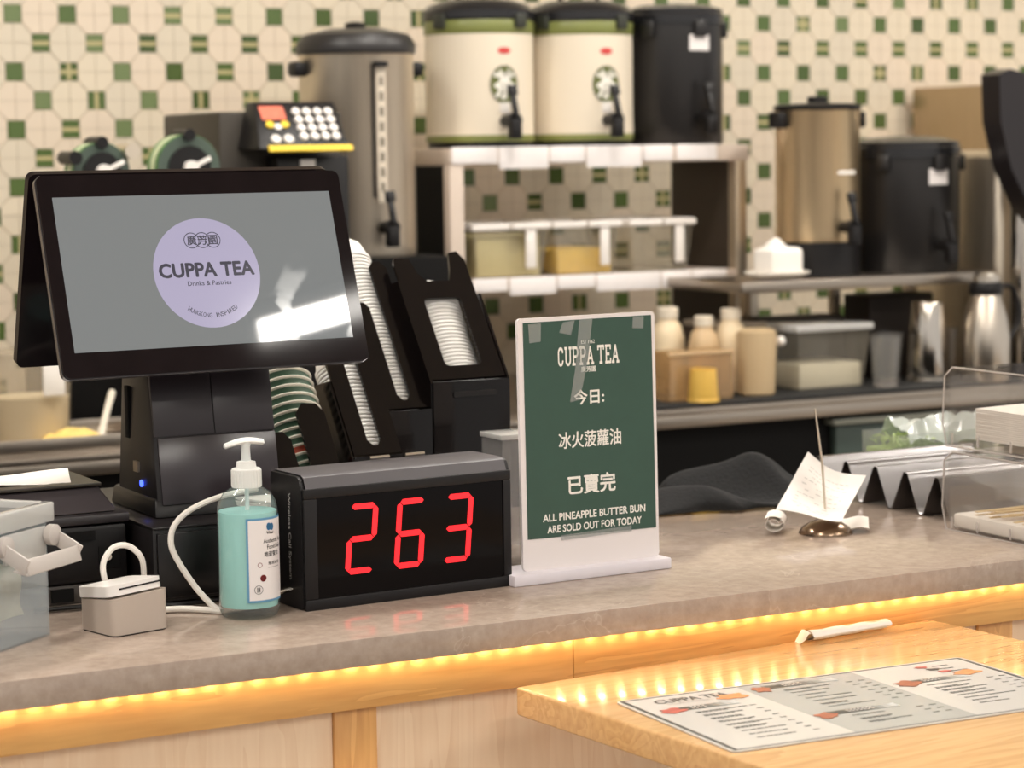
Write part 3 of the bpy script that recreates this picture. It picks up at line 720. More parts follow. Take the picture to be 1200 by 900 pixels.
# ------------------------------------------------------------------ cup and lid dispenser
LEAN = R(36.5)
dd = thing('lid_dispenser', 'glossy black acrylic dispenser with tilted slots for lids and cups', 'dispenser', (1.0, 2.7, .93))
def colM(x, y, z): return mT((x-1.0, y-2.7, z-.93), (-LEAN, 0, 0)) @ UP     # plate drawing: x across, y up the lean
LT = .0022
def plate2(name, polys, x, y, z): return obj(name, shape(polys, LT), ACRYL, dd, colM(x, y, z))
c1 = 1.3214; w1 = .1055
outer = [(0, 0), (w1, 0), (w1-.002, .180), (w1-.010, .194), (w1-.022, .192), (w1-.028, .165), (w1-.034, .149), (.040, .149), (.029, .162), (.024, .184), (.003, .187), (0, .180)]
win = rrect(.053, .103, .007, 4, .0525, .071)
plate2('slotted_plate', [outer, win], c1, 2.70, 1.128)
def uplate(name, w, L, sw, sb, x, y, z, la=None):
    a0 = (w-sw)/2; la = la or L
    P = [(0, 0), (w, 0), (w, la-.010), (w-.008, la), (w-a0+.006, la), (w-a0, la-.008), (w-a0, sb+.008), (w-a0-.006, sb), (a0+.006, sb), (a0, sb+.008), (a0, L-.008), (a0-.006, L), (.008, L), (0, L-.010)]
    plate2(name, [P], x, y, z)
uplate('slotted_plate', .066, .160, .018, .012, 1.2545, 2.70, 1.095, .222)
uplate('slotted_plate', .064, .145, .018, .012, 1.181, 2.63, 1.050, .165)
plate2('retaining_arm', [[(0, 0), (.036, 0), (.036, .105), (.028, .118), (.010, .120), (0, .108)]], 1.110, 2.575, 1.020)
plate2('retaining_arm', [[(0, 0), (.030, 0), (.030, .072), (.022, .084), (.008, .084), (0, .074)]], 1.066, 2.58, 1.018)
def sidewall(name, x, y0, z0, L, dep):
    """tilted side plate running back from a slot plate"""
    s, c = math.sin(LEAN), math.cos(LEAN)
    P = [(y0, .9305), (y0, z0), (y0+L*s, z0+L*c), (y0+L*s+dep, z0+L*c-dep*.2), (y0+dep+.06, .9305)]
    MB().prism([(a-2.7, b-.93) for a, b in P], x-1.0-.0015, x-1.0+.0015, PM).build(name, ACRYL, dd)
sidewall('side_wall', c1+w1+.003, 2.695, 1.126, .13, .07); sidewall('side_wall', c1-.001, 2.695, 1.126, .155, .08)
sidewall('side_wall', 1.2525, 2.695, 1.093, .12, .08); sidewall('side_wall', 1.179, 2.628, 1.048, .11, .08)
BX = ACRYL
for x0, x1, y, z in ((c1-.0005, c1+w1+.001, 2.692, 1.127), (1.2545, 1.3205, 2.694, 1.094), (1.181, 1.2455, 2.626, 1.049), (1.07, 1.176, 2.572, 1.018)):
    MB().b2(x0-1.0, x1-1.0, y-2.7, y-2.7+.004, .0, z-.93, .0008).build('front_panel', BX, dd)
MB().b2(.06, .43, .085, .2, 0, .006).build('base_plate', BX, dd)
obj('cut_out_bar', shape([rrect(.062, .007, .002, 3)], .0008), BLACK, dd, mT((c1+w1/2+.005-1.0, -.010, .180)) @ UP, 0)

LIDM = mat('frosted_lid', C(236, 234, 230), .35)
ax = Vector((0, math.sin(LEAN), math.cos(LEAN))); nb = Vector((0, math.cos(LEAN), -math.sin(LEAN)))
def lid_mesh(r, dome):
    mb = MB()
    if dome: mb.lathe([(r, 0), (r, .004), (r*.93, .005), (r*.88, .014), (r*.78, .026), (r*.55, .034), (r*.2, .037)], 28)
    else: mb.lathe([(r*.97, 0), (r, .001), (r, .003), (r*.96, .0045)], 28)
    bmesh.ops.recalc_face_normals(mb.bm, faces=mb.bm.faces)
    me = bpy.data.meshes.new('lid'); mb.bm.to_mesh(me); mb.bm.free(); me.materials.append(LIDM)
    for p in me.polygons: p.use_smooth = True
    me.set_sharp_from_angle(angle=R(40)); return me
ROT = Euler((-LEAN, 0, 0)).to_matrix().to_4x4()
def stack(xc, y, z, r, n, pitch, label, grp, s0=.0):
    mf, mdm = lid_mesh(r, False), lid_mesh(r, True)
    for k in range(n):
        p = Vector((xc, y, z))+nb*(r+.005)+ax*(s0+pitch*k)
        o = bpy.data.objects.new('cup_cover', mdm if k == n-1 else mf); COL.objects.link(o)
        o.matrix_basis = Matrix.Translation(p) @ ROT
        tag(o, label if k < n-1 else 'topmost dome lid of '+label.split(' in ', 1)[1] if ' in ' in label else label, 'lid', grp)
stack(c1+w1/2, 2.70, 1.128, .046, 24, .0056, 'frosted lid in the stack seen through the cut out window of the dispenser', 'lids behind the dispenser window', .006)
stack(1.2875, 2.70, 1.095, .0325, 43, .0056, 'frosted lid in the tall stack rising above the narrow dispenser slot', 'lids in the tall dispenser slot', .006)
stack(1.213, 2.63, 1.050, .030, 25, .0056, 'frosted lid in the low dispenser slot beside the striped cups', 'lids in the low dispenser slot', .006)
CG = mat('cup_green', C(62, 92, 72), .45); CRD = mat('cup_red', C(176, 74, 50), .45); CW = mat('cup_rim_white', C(226, 220, 204), .5)
def cup_mesh(m):
    mb = MB(); mb.mi = 0; mb.lathe([(.030, -.085), (.0405, 0)], 28, cap=False)
    mb.mi = 1; mb.lathe([(.0405, 0), (.0428, .0008), (.0432, .0025), (.0415, .0036), (.0395, .0028)], 28, cap=False)
    mb.mi = 1; mb.lathe([(.0385, .001), (.029, -.082), (.0005, -.082)], 28, cap=False)
    bmesh.ops.recalc_face_normals(mb.bm, faces=mb.bm.faces)
    me = bpy.data.meshes.new('cup'); mb.bm.to_mesh(me); mb.bm.free(); me.materials.append(m); me.materials.append(CW)
    for p in me.polygons: p.use_smooth = True
    return me
cg, crd = cup_mesh(CG), cup_mesh(CRD)
for k in range(13):
    p = Vector((1.124, 2.58, 1.018))+nb*.05+ax*(.035+.0118*k)
    o = bpy.data.objects.new('paper_cup', crd if k == 3 else cg); COL.objects.link(o); o.matrix_basis = Matrix.Translation(p) @ ROT
    if k == 3: tag(o, 'red sided paper cup inside the stack of green striped cups', 'cup', 'stacked paper cups in the dispenser')
    else: tag(o, 'green paper cup with a white rim in the tilted dispenser stack', 'cup', 'stacked paper cups in the dispenser')

# ------------------------------------------------------------------ right end of the counter
def nz2(x, y): return math.sin(x*41+2.1*math.sin(y*33))*.5+math.sin(y*57+x*23)*.3+math.sin((x+y)*91)*.2
def towel(u, v):
    x = (u-.5)*.27; y = (v-.5)*.17
    e = max(0, 1-((u-.5)*2)**4)*max(0, 1-((v-.5)*2)**4)
    hgt = (.020+.030*math.exp(-((u-.70)**2)/.035-((v-.6)**2)/.1)+.012*nz2(x*.8, y*.9)+.010*math.sin(38*(x+.7*y)+1.5*math.sin(y*30)))*e**.5
    return Vector((x+.014*nz2(y, x)*(.5+v), y+.014*nz2(x+.3, y), max(.0015, hgt)))
TWL = mat('black_terry', C(20, 20, 21), .95, noise=.4, nscale=200, bump=.8)
o = MB().grid(towel, 60, 40, .002).build('cleaning_towel', TWL, sharp=0); o.matrix_basis = mT((1.78, 2.73, .9325), (0, 0, R(-10)))
for p in o.data.polygons: p.use_smooth = True
tag(o, 'crumpled black towel lying on the counter behind the receipt spike', 'towel')
sp = thing('receipt_spike', 'metal spike with a round dome base holding paper receipts', 'receipt spike', (1.748, 2.447, .93))
MB().lathe([(.034, 0), (.034, .002), (.030, .008), (.018, .015), (.004, .018)], 32).build('base', mat('spike_brass', C(150, 128, 108), .22, 1), sp)
MB().tube([(0, 0, .016), (-.004, .002, .09), (-.012, .006, .158)], [.0016, .0016, .0012]).build('spike', STEEL, sp)
QTL, QTR, QBR, QBL = (Vector(q) for q in ((1.756, 2.50, 1.0234), (1.82, 2.465, .989), (1.7475, 2.415, .948), (1.669, 2.445, .964)))
def rcp(u, v, lift=0):
    p = (QBL*(1-u)+QBR*u)*(1-v)+(QTL*(1-u)+QTR*u)*v
    nrm = (QBR-QBL).cross(QTL-QBL).normalized()
    return p+nrm*(lift+.010*(v-.5)**2*2+.004*math.sin(u*5+v*2)-.006*math.sin(u*PI)+.0025*math.sin(v*11+u*3))-Vector((1.748, 2.447, .93))
o = MB().grid(rcp, 18, 18, .0003).build('receipt', mat('receipt_paper', C(236, 230, 224), .8, noise=.06, nscale=60)); o.matrix_basis = mT((1.748, 2.447, .93))
tag(o, 'large white receipt impaled on the spike and tilted towards the front', 'receipt')
mb = MB(); rr = random.Random(2)
for k in range(11):
    u = .15; v0 = .12+.07*k
    while u < .82:
        w = rr.uniform(.03, .09)
        if rr.random() < .7: mb.bm.faces.new([mb.bm.verts.new(rcp(a, b, .0007)) for a, b in ((u, v0), (u+w, v0), (u+w, v0+.012), (u, v0+.012))])
        u += w+.025
mb.build('printed_lines', mat('faint_ink', C(196, 192, 186), .7), o, sharp=0)
def curl(u, v): a = .5+u*PI*2.6; q = .006+.0055*u; return Vector((q*math.cos(a)*1.3, (v-.5)*.055, .0135+q*math.sin(a)))
o = MB().grid(curl, 30, 6, .0003).build('receipt', PAPER); o.matrix_basis = mT((1.698, 2.487, .9305), (0, 0, R(-38))); tag(o, 'small rolled white receipt at the left of the spike base', 'receipt')
o = MB().grid(lambda u, v: Vector(((u-.5)*.05, (v-.5)*.034, .002+.02*abs(u-.35)**1.5+.002*math.sin(v*5))), 10, 5, .0003).build('receipt', PAPER); o.matrix_basis = mT((1.79, 2.442, .931), (0, 0, R(55))); tag(o, 'folded receipt end lying at the right of the spike base', 'receipt')

def zig(s, amp=.052, per=.066):
    t = (s/per) % 1.0; v = abs(2*t-1); v = min(max((v-.12)/.76, 0), 1); return amp*v
tt = thing('taco_holder', 'wavy stainless steel taco holder behind the receipts', 'taco holder', (1.935, 2.43, .931))
MB().grid(lambda u, v: Vector((u*.27-.0, .31*v, .001+zig(.31*v+.033))), 1, 96, .0012).build('wave_sheet', mat('taco_steel', C(128, 125, 125), .28, 1), tt, sharp=50)
lc = thing('lettuce_tub', 'clear tub of shredded green lettuce behind the taco holder', 'food tub', (2.19, 2.79, .93))
mb = MB()
for a in ((-.1, .1, -.045, -.043, .002, .07), (-.1, .1, .043, .045, .002, .07), (-.1, -.098, -.043, .043, .002, .07), (.098, .1, -.043, .043, .002, .07), (-.1, .1, -.045, .045, 0, .002)): mb.b2(*a)
mb.build('tub', clear('tub_clear', (.92, .94, .92, 1), .12), lc)
mb = MB(); rr = random.Random(9)
for k in range(420):
    x, y = rr.uniform(-.09, .09), rr.uniform(-.036, .036); z = .045+.02*rr.random()-.08*abs(x)*.2
    mb.box((x, y, z), (rr.uniform(.006, .02), .0022, .0015), 0, (rr.uniform(-.5, .5), rr.uniform(-.6, .6), rr.uniform(0, PI)))
mb.b2(-.095, .095, -.04, .04, .003, .046)
lt2 = mb.build('shredded_lettuce', mat('lettuce', C(186, 204, 130), .6, noise=.25, nscale=60), lc); lt2['kind'] = 'stuff'
o = MB().grid(lambda u, v: Vector(((u-.5)*.18, (v-.5)*.09, .02+.012*nz2(u*.3, v*.4)-.03*(2*abs(v-.5))**2)), 20, 12, .0005).build('plastic_wrap', clear('film_wrap', (.9, .92, .92, 1), .45, C(226, 230, 226)))
o.matrix_basis = mT((2.20, 2.79, .995), (0, 0, 0)); tag(o, 'cloudy plastic film over the lettuce tub', 'plastic film')

# napkin bins (two stacked clear bins)
NC = clear('bin_clear', (.965, .96, .955, 1), .03, C(215, 208, 202))
def nbin(z, label):
    t = thing('acrylic_bin', label, 'bin', (1.894, 2.39, z), 0, 'stacked clear bins')
    D, Wd, H = .2, .26, .100
    prof = [(0, 0), (-D, 0), (-D, .055), (-D+.05, H), (-.012, H), (.004, H-.012), (.008, .03)]
    for x in (0, Wd-.0025): MB().prism(prof, x, x+.0025, PM).build('side_panel', NC, t)
    MB().b2(.0025, Wd-.0025, -.004, .0005, 0, H-.012).build('back_panel', NC, t)
    MB().b2(.0025, Wd-.0025, -D, 0, 0, .003).build('base', NC, t)
    MB().b2(.0025, Wd-.0025, -D, -D+.0025, 0, .05).build('front_panel', NC, t)
    MB().b2(.0025, Wd-.0025, -D+.05, -.012, H-.003, H).build('top_panel', NC, t)
    pts = [(-.0005, y, z2) for y, z2 in prof]+[(-.0005, 0, 0)]
    MB().tube(pts, .0013, 6).build('edge_bead', clear('edge_clear', (.85, .84, .83, 1), .5, C(214, 206, 200)), t)
    for y in (-.012, -.062, -.125): MB().box((-.001, y, .010), (.002, .003, .014), .0005).build('clip', clear('edge_clear'), t)
    return t
nbin(.93, 'lower clear acrylic bin holding wooden sticks'); nbin(1.037, 'upper clear acrylic bin holding white paper napkins')
for k in range(16):
    o = MB().b2(-.1, .1, -.065, .065, 0, .0022).build('napkin', PAPER); o.matrix_basis = mT((2.015, 2.294, 1.046+.0026*k), (0, R(-.25*k*.3), R(random.uniform(-1.5, 1.5))))
    tag(o, 'white paper napkin in the stack inside the upper clear bin', 'napkin', 'napkin stack')
tag(MB().b2(1.899, 2.148, 2.198, 2.383, .9335, .951, .003).build('bin_liner', PAPER), 'white paper lining the bottom of the lower clear bin', 'paper liner')
STK = mat('birch_stick', C(222, 196, 150), .6)
for k in range(14):
    o = MB().b2(-.09, .09, -.003, .003, 0, .0018, .0006).build('wooden_stick', STK); o.matrix_basis = mT((2.0, 2.23+.0095*k, .9525+.002*(k % 3)), (0, R(1.5*(k % 3-1)), R(random.uniform(-8, 8))))
    tag(o, 'pale wooden stirring stick lying in the lower clear bin', 'stick', 'sticks in the lower bin')

# ------------------------------------------------------------------ back counter
bc = thing('back_counter', 'long stainless steel back counter with a dark front', 'counter', (0, 4.0, 0))
MB().b2(.3, 4.2, 0, .88, .886, .898, .001).build('worktop', STEELH, bc)
MB().b2(.3, 4.2, 0, .012, .862, .8855, .001).build('front_lip', STEELH, bc)
MB().b2(.3, 4.2, .05, .86, .1, .8855).build('cabinet', mat('dark_cabinet', C(10, 9, 9), .6, spec=.2), bc)
for a in (.3, 1.6, 2.9, 4.14): MB().b2(a, a+.04, .06, .1, 0, .1).build('foot', BLACKM, bc)
tag(MB().b2(2.3, 3.39, 4.01, 4.3, .8985, .906, .002).build('bar_mat', mat('mat_rubber', C(24, 24, 24), .7)), 'black rubber bar mat along the back counter edge', 'mat')
MB().b2(2.905, 3.20, .03, .0495, .55, .838, .003).build('door', mat('door_green', C(64, 78, 72), .45), bc)
MB().b2(2.89, 3.21, .015, .0495, .8385, .850, .003).build('door_rail', mat('lid_pale', C(150, 152, 140), .4), bc)

# shelf rack with tea barrels
rk = thing('shelf_rack', 'two level shelf rack with white price tags along its edges', 'shelf', (2.205, 4.40, .898))
WS = mat('shelf_white', C(206, 190, 176), .45); DKP = mat('rack_brown', C(58, 48, 40), .5)
MB().b2(0, .735, 0, .30, .487, .522, .002).build('top_shelf', WS, rk)
MB().b2(.035, .70, 0, .30, .225, .249, .002).build('lower_shelf', WS, rk)
MB().b2(.0, .032, .0, .03, 0, .4865, .001).build('post', WS, rk); MB().b2(.70, .728, .0, .03, 0, .4865, .001).build('post', STEEL, rk)
MB().b2(.0, .012, .03, .28, .0, .4865).build('side_panel', BLACKM, rk); MB().b2(.708, .72, .03, .28, .0, .4865).build('side_panel', DKP, rk)
TAGM = mat('tag_paper', C(240, 234, 232), .6, noise=.05, nscale=80)
def px2x(p): return (p-530)*(.735/348)
for p0, p1, tall in ((532, 583, 0), (584, 640, 1), (641, 682, 0), (683, 748, 1), (749, 785, 0), (789, 838, 0)):
    MB().b2(px2x(p0), px2x(p1)-.002, -.003, -.0005, .478 if tall else .49, .524, .0006).build('price_tag', TAGM, rk)
for p0, p1, tall in ((553, 592, 0), (594, 647, 1), (648, 692, 0), (693, 769, 1), (770, 806, 1), (807, 850, 0)):
    MB().b2(px2x(p0), px2x(p1)-.002, -.003, -.0005, .215 if tall else .224, .252, .0006).build('price_tag', TAGM, rk)

BG = mat('barrel_green', C(122, 128, 70), .35); DKG = mat('emblem_green', C(100, 106, 56), .4)
def spigot(par, r, z, m=BLACK, ang=0, sc=1.0):
    Mx = Matrix.Rotation(ang, 4, 'Z')
    mb = MB(); mb.lathe([(.012, 0), (.012, .03), (.016, .031), (.016, .05)], 14, Mx @ mT((0, -r+.004, z), (PI/2, 0, 0)))
    mb.box((0, -r-.042, z-.018), (.024, .022, .04), .003)
    mb.box((0, -r-.042, z+.03), (.012, .012, .05), .003, (R(-18), 0, 0)); mb.box((0, -r-.034, z+.062), (.02, .012, .022), .003, (R(-18), 0, 0))
    if ang: bmesh.ops.rotate(mb.bm, verts=[v for v in mb.bm.verts], cent=(0, 0, 0), matrix=Matrix.Rotation(0, 3, 'Z'))
    return mb.build('spigot', m, par)
def wrapped(me, name, m, par, r, z, lift, ang=0, x=0):
    for v in me.vertices: v.co.x += x; v.co.z = lift
    return obj(name, bend(me, r), m, par, mT((0, 0, z), (0, 0, ang)), 60)
def barrel(x, y, z, label, rb=.115):
    t = thing('tea_barrel', label, 'tea barrel', (x, y, z), 0, 'cream tea barrels on the rack')
    MB().lathe([(rb*.96, 0), (rb*.96, .012)], 40).build('base_ring', BLACK, t)
    MB().lathe([(rb*.985, .0122), (rb, .014), (rb, .026)], 40).build('lower_band', BG, t)
    MB().lathe([(rb*.995, .0262), (rb*.995, .236)], 48).build('body', CREAM, t)
    MB().lathe([(rb, .2362), (rb*1.01, .238), (rb*1.01, .262), (rb, .264)], 40).build('upper_band', BG, t)
    MB().lathe([(rb*1.0, .2642), (rb*1.03, .268), (rb*1.03, .284), (rb*.95, .296), (rb*.62, .310), (rb*.2, .313)], 40).build('lid', mat('barrel_lid', C(32, 32, 34), .22), t)
    for a in range(4):
        q = R(20+90*a); MB().box((rb*1.03*math.cos(q), rb*1.03*math.sin(q), .262), (.014, .03, .03), .003, (0, 0, q)).build('latch', mat('latch_dark', C(50, 52, 44), .4), t)
    MB().tube([(-.05, 0, .305), (-.04, 0, .33), (.04, 0, .33), (.05, 0, .305)], .007).build('lid_handle', BLACK, t)
    wrapped(disc(.031, .038), 'emblem', DKG, t, rb, .130, .0006)
    wrapped(shape([circ(.033, 36, 0, 0, .040), circ(.0318, 36, 0, 0, .0388)], .00001), 'emblem_ring', BLACK, t, rb, .130, .0007)
    wrapped(text('茶', .046, .056, .05), 'emblem_character', mat('emblem_white', C(240, 236, 226), .5), t, rb, .130, .0016)
    wrapped(disc(.015, .007), 'red_mark', mat('mark_red', C(206, 70, 66), .5), t, rb, .200, .0006)
    spigot(t, rb, .055)
    MB().b2(-.012, .012, -rb-.003, -rb+.004, .07, .094, .004).build('spigot_plate', WHITE, t)
    return t
barrel(2.341, 4.525, 1.4205, 'cream tea barrel with green bands next to the tall steel urn')
barrel(2.586, 4.525, 1.4205, 'cream tea barrel with green bands next to the black barrel')
def black_barrel(name, x, y, z, r, H, label):
    t = thing(name, label, 'drink dispenser', (x, y, z))
    BB = mat('barrel_black', C(30, 28, 28), .35)
    MB().lathe([(r*.97, 0), (r, .006), (r, H-.045)], 40).build('body', BB, t)
    MB().lathe([(r*1.03, H-.0445), (r*1.03, H-.022), (r*1.0, H-.018), (r*1.0, H-.010), (r*.7, H), (r*.2, H+.004)], 40).build('lid', mat('barrel_lid', C(32, 32, 34)), t)
    for a in range(3):
        q = R(-150+60*a); MB().box((r*1.04*math.cos(q), r*1.04*math.sin(q), H-.055), (.012, .03, .035), .003, (0, 0, q)).build('latch', BB, t)
    wrapped(quadgrid(.05, .034, 8), 'paper_label', mat('label_white', C(232, 226, 224)), t, r, H-.085, .0012, R(0))
    spigot(t, r, .06, ang=0)
    return t
black_barrel('drink_barrel', 2.824, 4.525, 1.4205, .109, .305, 'black insulated drink barrel with a white label on the top shelf')

# bins on the lower shelf
def sbin(x, w, label, fill, fm):
    t = thing('storage_bin', label, 'storage bin', (x, 4.425, 1.1475))
    d, H = .2, .115
    mb = MB(); bm = mb.bm
    def ring(k, z): return [bm.verts.new(p) for p in ((k, k*.5, z), (w-k, k*.5, z), (w-k, d-k*.5, z), (k, d-k*.5, z))]
    a, b = ring(.012, 0), ring(0, H-.012)
    bm.faces.new(a[::-1])
    for i in range(4): bm.faces.new((a[i], a[(i+1) % 4], b[(i+1) % 4], b[i]))
    mb.build('tub', clear('tub_cloudy', (.86, .86, .82, 1), .14, C(214, 206, 190)), t)
    mb = MB()
    for q in ((-.004, w+.004, -.005, .006, H-.014, H), (-.004, w+.004, d-.006, d+.005, H-.014, H), (-.004, .006, .006, d-.006, H-.014, H), (w-.006, w+.004, .006, d-.006, H-.014, H)): mb.b2(*q, bev=.002)
    mb.build('rim', WHITE, t)
    mb = MB(); mb.b2(w*.48, w*.98, -.022, -.005, H-.013, H-.001, .002); mb.b2(w*.66, w*.80, -.018, -.010, .02, H-.012, .003); mb.build('handle', WHITE, t)
    if fm: MB().b2(.014, w-.014, .012, d-.012, .003, fill, .002).build('contents', fm, t)
    return t
sbin(2.268, .178, 'storage bin packed with pale yellow powder at the left of the shelf', .09, mat('pale_powder', C(212, 198, 148), .8, noise=.08, nscale=60))
sbin(2.462, .158, 'storage bin half full of bright yellow powder in the middle', .055, mat('yellow_powder', C(232, 192, 86), .8, noise=.1, nscale=60))
sbin(2.650, .158, 'empty clear storage bin at the right end of the lower shelf', 0, None)

# tall steel urn and its stand
tag(MB().b2(1.88, 2.17, 4.28, 4.62, .8985, 1.205, .004).build('urn_stand', BLACKM), 'black box stand under the tall steel urn', 'stand')
def urn(name, x, y, z, r, H, m, label, basez=0):
    t = thing(name, label, 'drink urn', (x, y, z))
    if basez: MB().lathe([(r*1.02, 0), (r*1.02, basez)], 36).build('base', BLACK, t)
    MB().lathe([(r*.98, basez+.0002), (r, basez+.01), (r, H-.004), (r*1.02, H)], 48).build('body', m, t)
    return t
U1 = urn('steel_urn', 2.022, 4.45, 1.2055, .116, .405, STEEL, 'tall brushed steel drink urn with a black lid and sight gauge')
MB().lathe([(.120, .4055), (.122, .412), (.122, .425), (.108, .445), (.06, .457), (.01, .459)], 40).build('lid', mat('urn_lid', C(40, 38, 38), .4), U1)
MB().lathe([(.02, .458), (.022, .468), (.01, .472)], 20).build('lid_knob', BLACK, U1)
for sx in (-1, 1): MB().b2(sx*.128-.016, sx*.128+.016, -.022, .022, .362, .392, .008).build('side_handle', BLACK, U1)
wrapped(quadgrid(.020, .27, 4, 8), 'gauge_plate', mat('gauge_plate', C(216, 204, 186), .3), U1, .116, .245, .002)
for k in range(8): wrapped(quadgrid(.009, .018, 2, 1, 0), 'gauge_mark', mat('gauge_grey', C(130, 120, 106), .5), U1, .116, .14+.03*k, .0028)
MB().b2(-.014, .010, -.13, -.114, .378, .388).build('gauge_cap', BLACK, U1)
MB().b2(-.020, -.016, -.122, -.117, .12, .385).build('gauge_tube', BLACK, U1)
spigot(U1, .116, .06)
U2 = urn('champagne_urn', 3.016, 4.25, 1.137, .0905, .353, GOLD, 'champagne steel urn with a black base on the right shelf', .072)
MB().lathe([(.0935, .3535), (.0945, .363), (.08, .367), (.02, .369)], 36).build('lid', BLACK, U2); MB().lathe([(.022, .369), (.022, .381), (.018, .383)], 20).build('lid_knob', BLACK, U2)
for sx in (-1, 1): MB().b2(sx*.101-.014, sx*.101+.014, -.02, .02, .315, .35, .005).build('side_handle', BLACK, U2)
wrapped(quadgrid(.05, .008, 6), 'paper_strip', PAPER, U2, .0905, .22, .002, R(8)); spigot(U2, .0905, .105)
black_barrel('drink_dispenser', 3.251, 4.25, 1.137, .118, .292, 'black insulated dispenser with a white label beside the champagne urn')

# right shelf
rs = thing('steel_shelf', 'low stainless steel shelf carrying the champagne urn', 'shelf', (2.72, 4.10, .898))
MB().b2(.0, .655, 0, .29, .216, .2385, .002).build('shelf_board', STEELH, rs)
for x in (.2, .42, .625): MB().b2(x, x+.02, .265, .285, 0, .2155).build('leg', STEEL, rs)
t = thing('cup_tray', 'white plate on the right shelf below the tissue pack', 'plate', (2.845, 4.155, 1.137))
MB().lathe([(.035, 0), (.05, .004), (.068, .012), (.070, .016), (.066, .017), (.05, .008), (.02, .006)], 32).build('dish', mat('white_melamine', C(236, 230, 222), .3), t)
t = thing('tissue_pack', 'crumpled white tissue pack sitting on the white plate', 'tissue pack', (2.848, 4.155, 1.1455))
MB().box((0, 0, .028), (.092, .066, .06), .012, (0, 0, R(10)), 3).build('pack', PAPER, t)
MB().grid(lambda u, v: Vector(((u-.5)*.05-.008, (v-.5)*.04, .056+.022*math.sin(u*PI)*math.sin(v*PI)+.003*math.sin(u*15+v*9))), 10, 8).build('tissue', PAPER, t)

# things on the back counter, right
def tub(x, y, w, d, H, label, fill, fm, rimm):
    t = thing('ingredient_tub', label, 'food tub', (x, y, .9065))
    mb = MB(); bm = mb.bm
    def ring(k, z): return [bm.verts.new(p) for p in ((k, k, z), (w-k, k, z), (w-k, d-k, z), (k, d-k, z))]
    a, b = ring(.012, 0), ring(0, H-.014); bm.faces.new(a[::-1])
    for i in range(4): bm.faces.new((a[i], a[(i+1) % 4], b[(i+1) % 4], b[i]))
    mb.build('tub', clear('tub_cloudy'), t)
    MB().b2(-.006, w+.006, -.006, d+.006, H-.0138, H, .003).build('lid', rimm, t)
    MB().b2(.014, w-.014, .014, d-.014, .002, fill, .002).build('contents', fm, t)
tub(2.852, 4.09, .185, .15, .135, 'clear tub with white powder on the black bar mat', .052, mat('white_powder', C(236, 226, 206), .9, noise=.06, nscale=60), clear('frosted_rim'))
t = thing('brown_box', 'dark brown lidded box between the bottles and the powder tub', 'box', (2.745, 4.2, .8985))
MB().b2(0, .10, 0, .16, 0, .135, .004).build('body', mat('brown_plastic', C(56, 42, 34), .5), t); MB().b2(-.004, .104, -.004, .164, .1352, .147, .003).build('lid', mat('lid_taupe', C(150, 136, 118), .5), t)
def glass(x, y, lab):
    t = thing('glass_tumbler', lab, 'glass', (x, y, .9065), 0, 'tumblers on the bar mat')
    MB().lathe([(.026, 0), (.034, .105), (.032, .105), (.025, .006), (.001, .006)], 28, cap=False).build('glass', clear('glass_clear', (.93, .92, .90, 1), .05), t)
    MB().lathe([(.026, 0), (.0262, .006), (.001, .006)], 24, cap=False).build('foot', clear('edge_clear'), t)
glass(3.062, 4.07, 'clear tumbler next to the white powder tub'); glass(3.135, 4.16, 'clear tumbler just left of the steel shaker'); glass(3.31, 4.19, 'clear tumbler between the steel shaker and the thermos jug')
tag(MB().b2(2.87, 3.10, 4.265, 4.355, .8985, 1.045, .004).build('storage_crate', mat('crate_brown', C(44, 34, 28), .6)), 'low dark brown crate behind the white powder tub', 'crate')
tag(MB().b2(3.155, 3.33, 4.25, 4.35, .8985, 1.085, .004).build('storage_crate', mat('crate_brown', C(44, 34, 28))), 'tall dark brown crate behind the steel shaker', 'crate')
t = thing('cocktail_shaker', 'polished steel shaker cup upside down on the bar mat', 'shaker', (3.205, 4.11, .9065))
MB().lathe([(.046, 0), (.047, .003), (.036, .165), (.034, .170), (.01, .171)], 32).build('cup', CHROME, t)
MB().lathe([(.0475, 0), (.0485, .003), (.0475, .007)], 32).build('rim', CHROME, t)
t = thing('thermos_jug', 'steel thermos jug with a black collar and handle', 'jug', (3.309, 4.045, .9065))
MB().lathe([(.05, 0), (.052, .004), (.052, .09), (.048, .13), (.034, .175), (.031, .185)], 32).build('body', mat('jug_steel', C(216, 206, 192), .28, 1), t)
MB().lathe([(.035, .1852), (.036, .19), (.036, .205), (.033, .212)], 28).build('collar', BLACK, t)
MB().lathe([(.028, .2122), (.028, .225), (.02, .232), (.005, .233)], 24).build('lid', mat('lid_steel', C(222, 214, 202), .3, 1), t)
MB().tube(spline([(.03, 0, .2), (.07, 0, .198), (.088, 0, .16), (.084, 0, .11), (.05, 0, .075)]), .006).build('handle', BLACK, t)
# bottles on the mat, left part
BEI = mat('beige_syrup', C(214, 184, 142), .35, trans=.1); BEI2 = mat('cream_bottle', C(226, 206, 172), .4)
def bottle(x, y, sc, label, m):
    t = thing('syrup_bottle', label, 'bottle', (x, y, .9065), 0, 'syrup bottles on the bar mat')
    MB().lathe([(.032*sc, 0), (.034*sc, .004), (.034*sc, .11*sc), (.028*sc, .135*sc), (.019*sc, .148*sc), (.019*sc, .152*sc)], 28).build('body', m, t)
    MB().lathe([(.021*sc, .1522*sc), (.021*sc, .172*sc), (.019*sc, .174*sc)], 24).build('cap', CREAM, t)
bottle(2.625, 4.235, 1.02, 'beige syrup bottle farthest left behind the notice stand', BEI2)
bottle(2.665, 4.16, .93, 'beige syrup bottle in the middle of the bottle group', BEI)
bottle(2.735, 4.165, 1.0, 'beige syrup bottle at the right of the bottle group', BEI2)
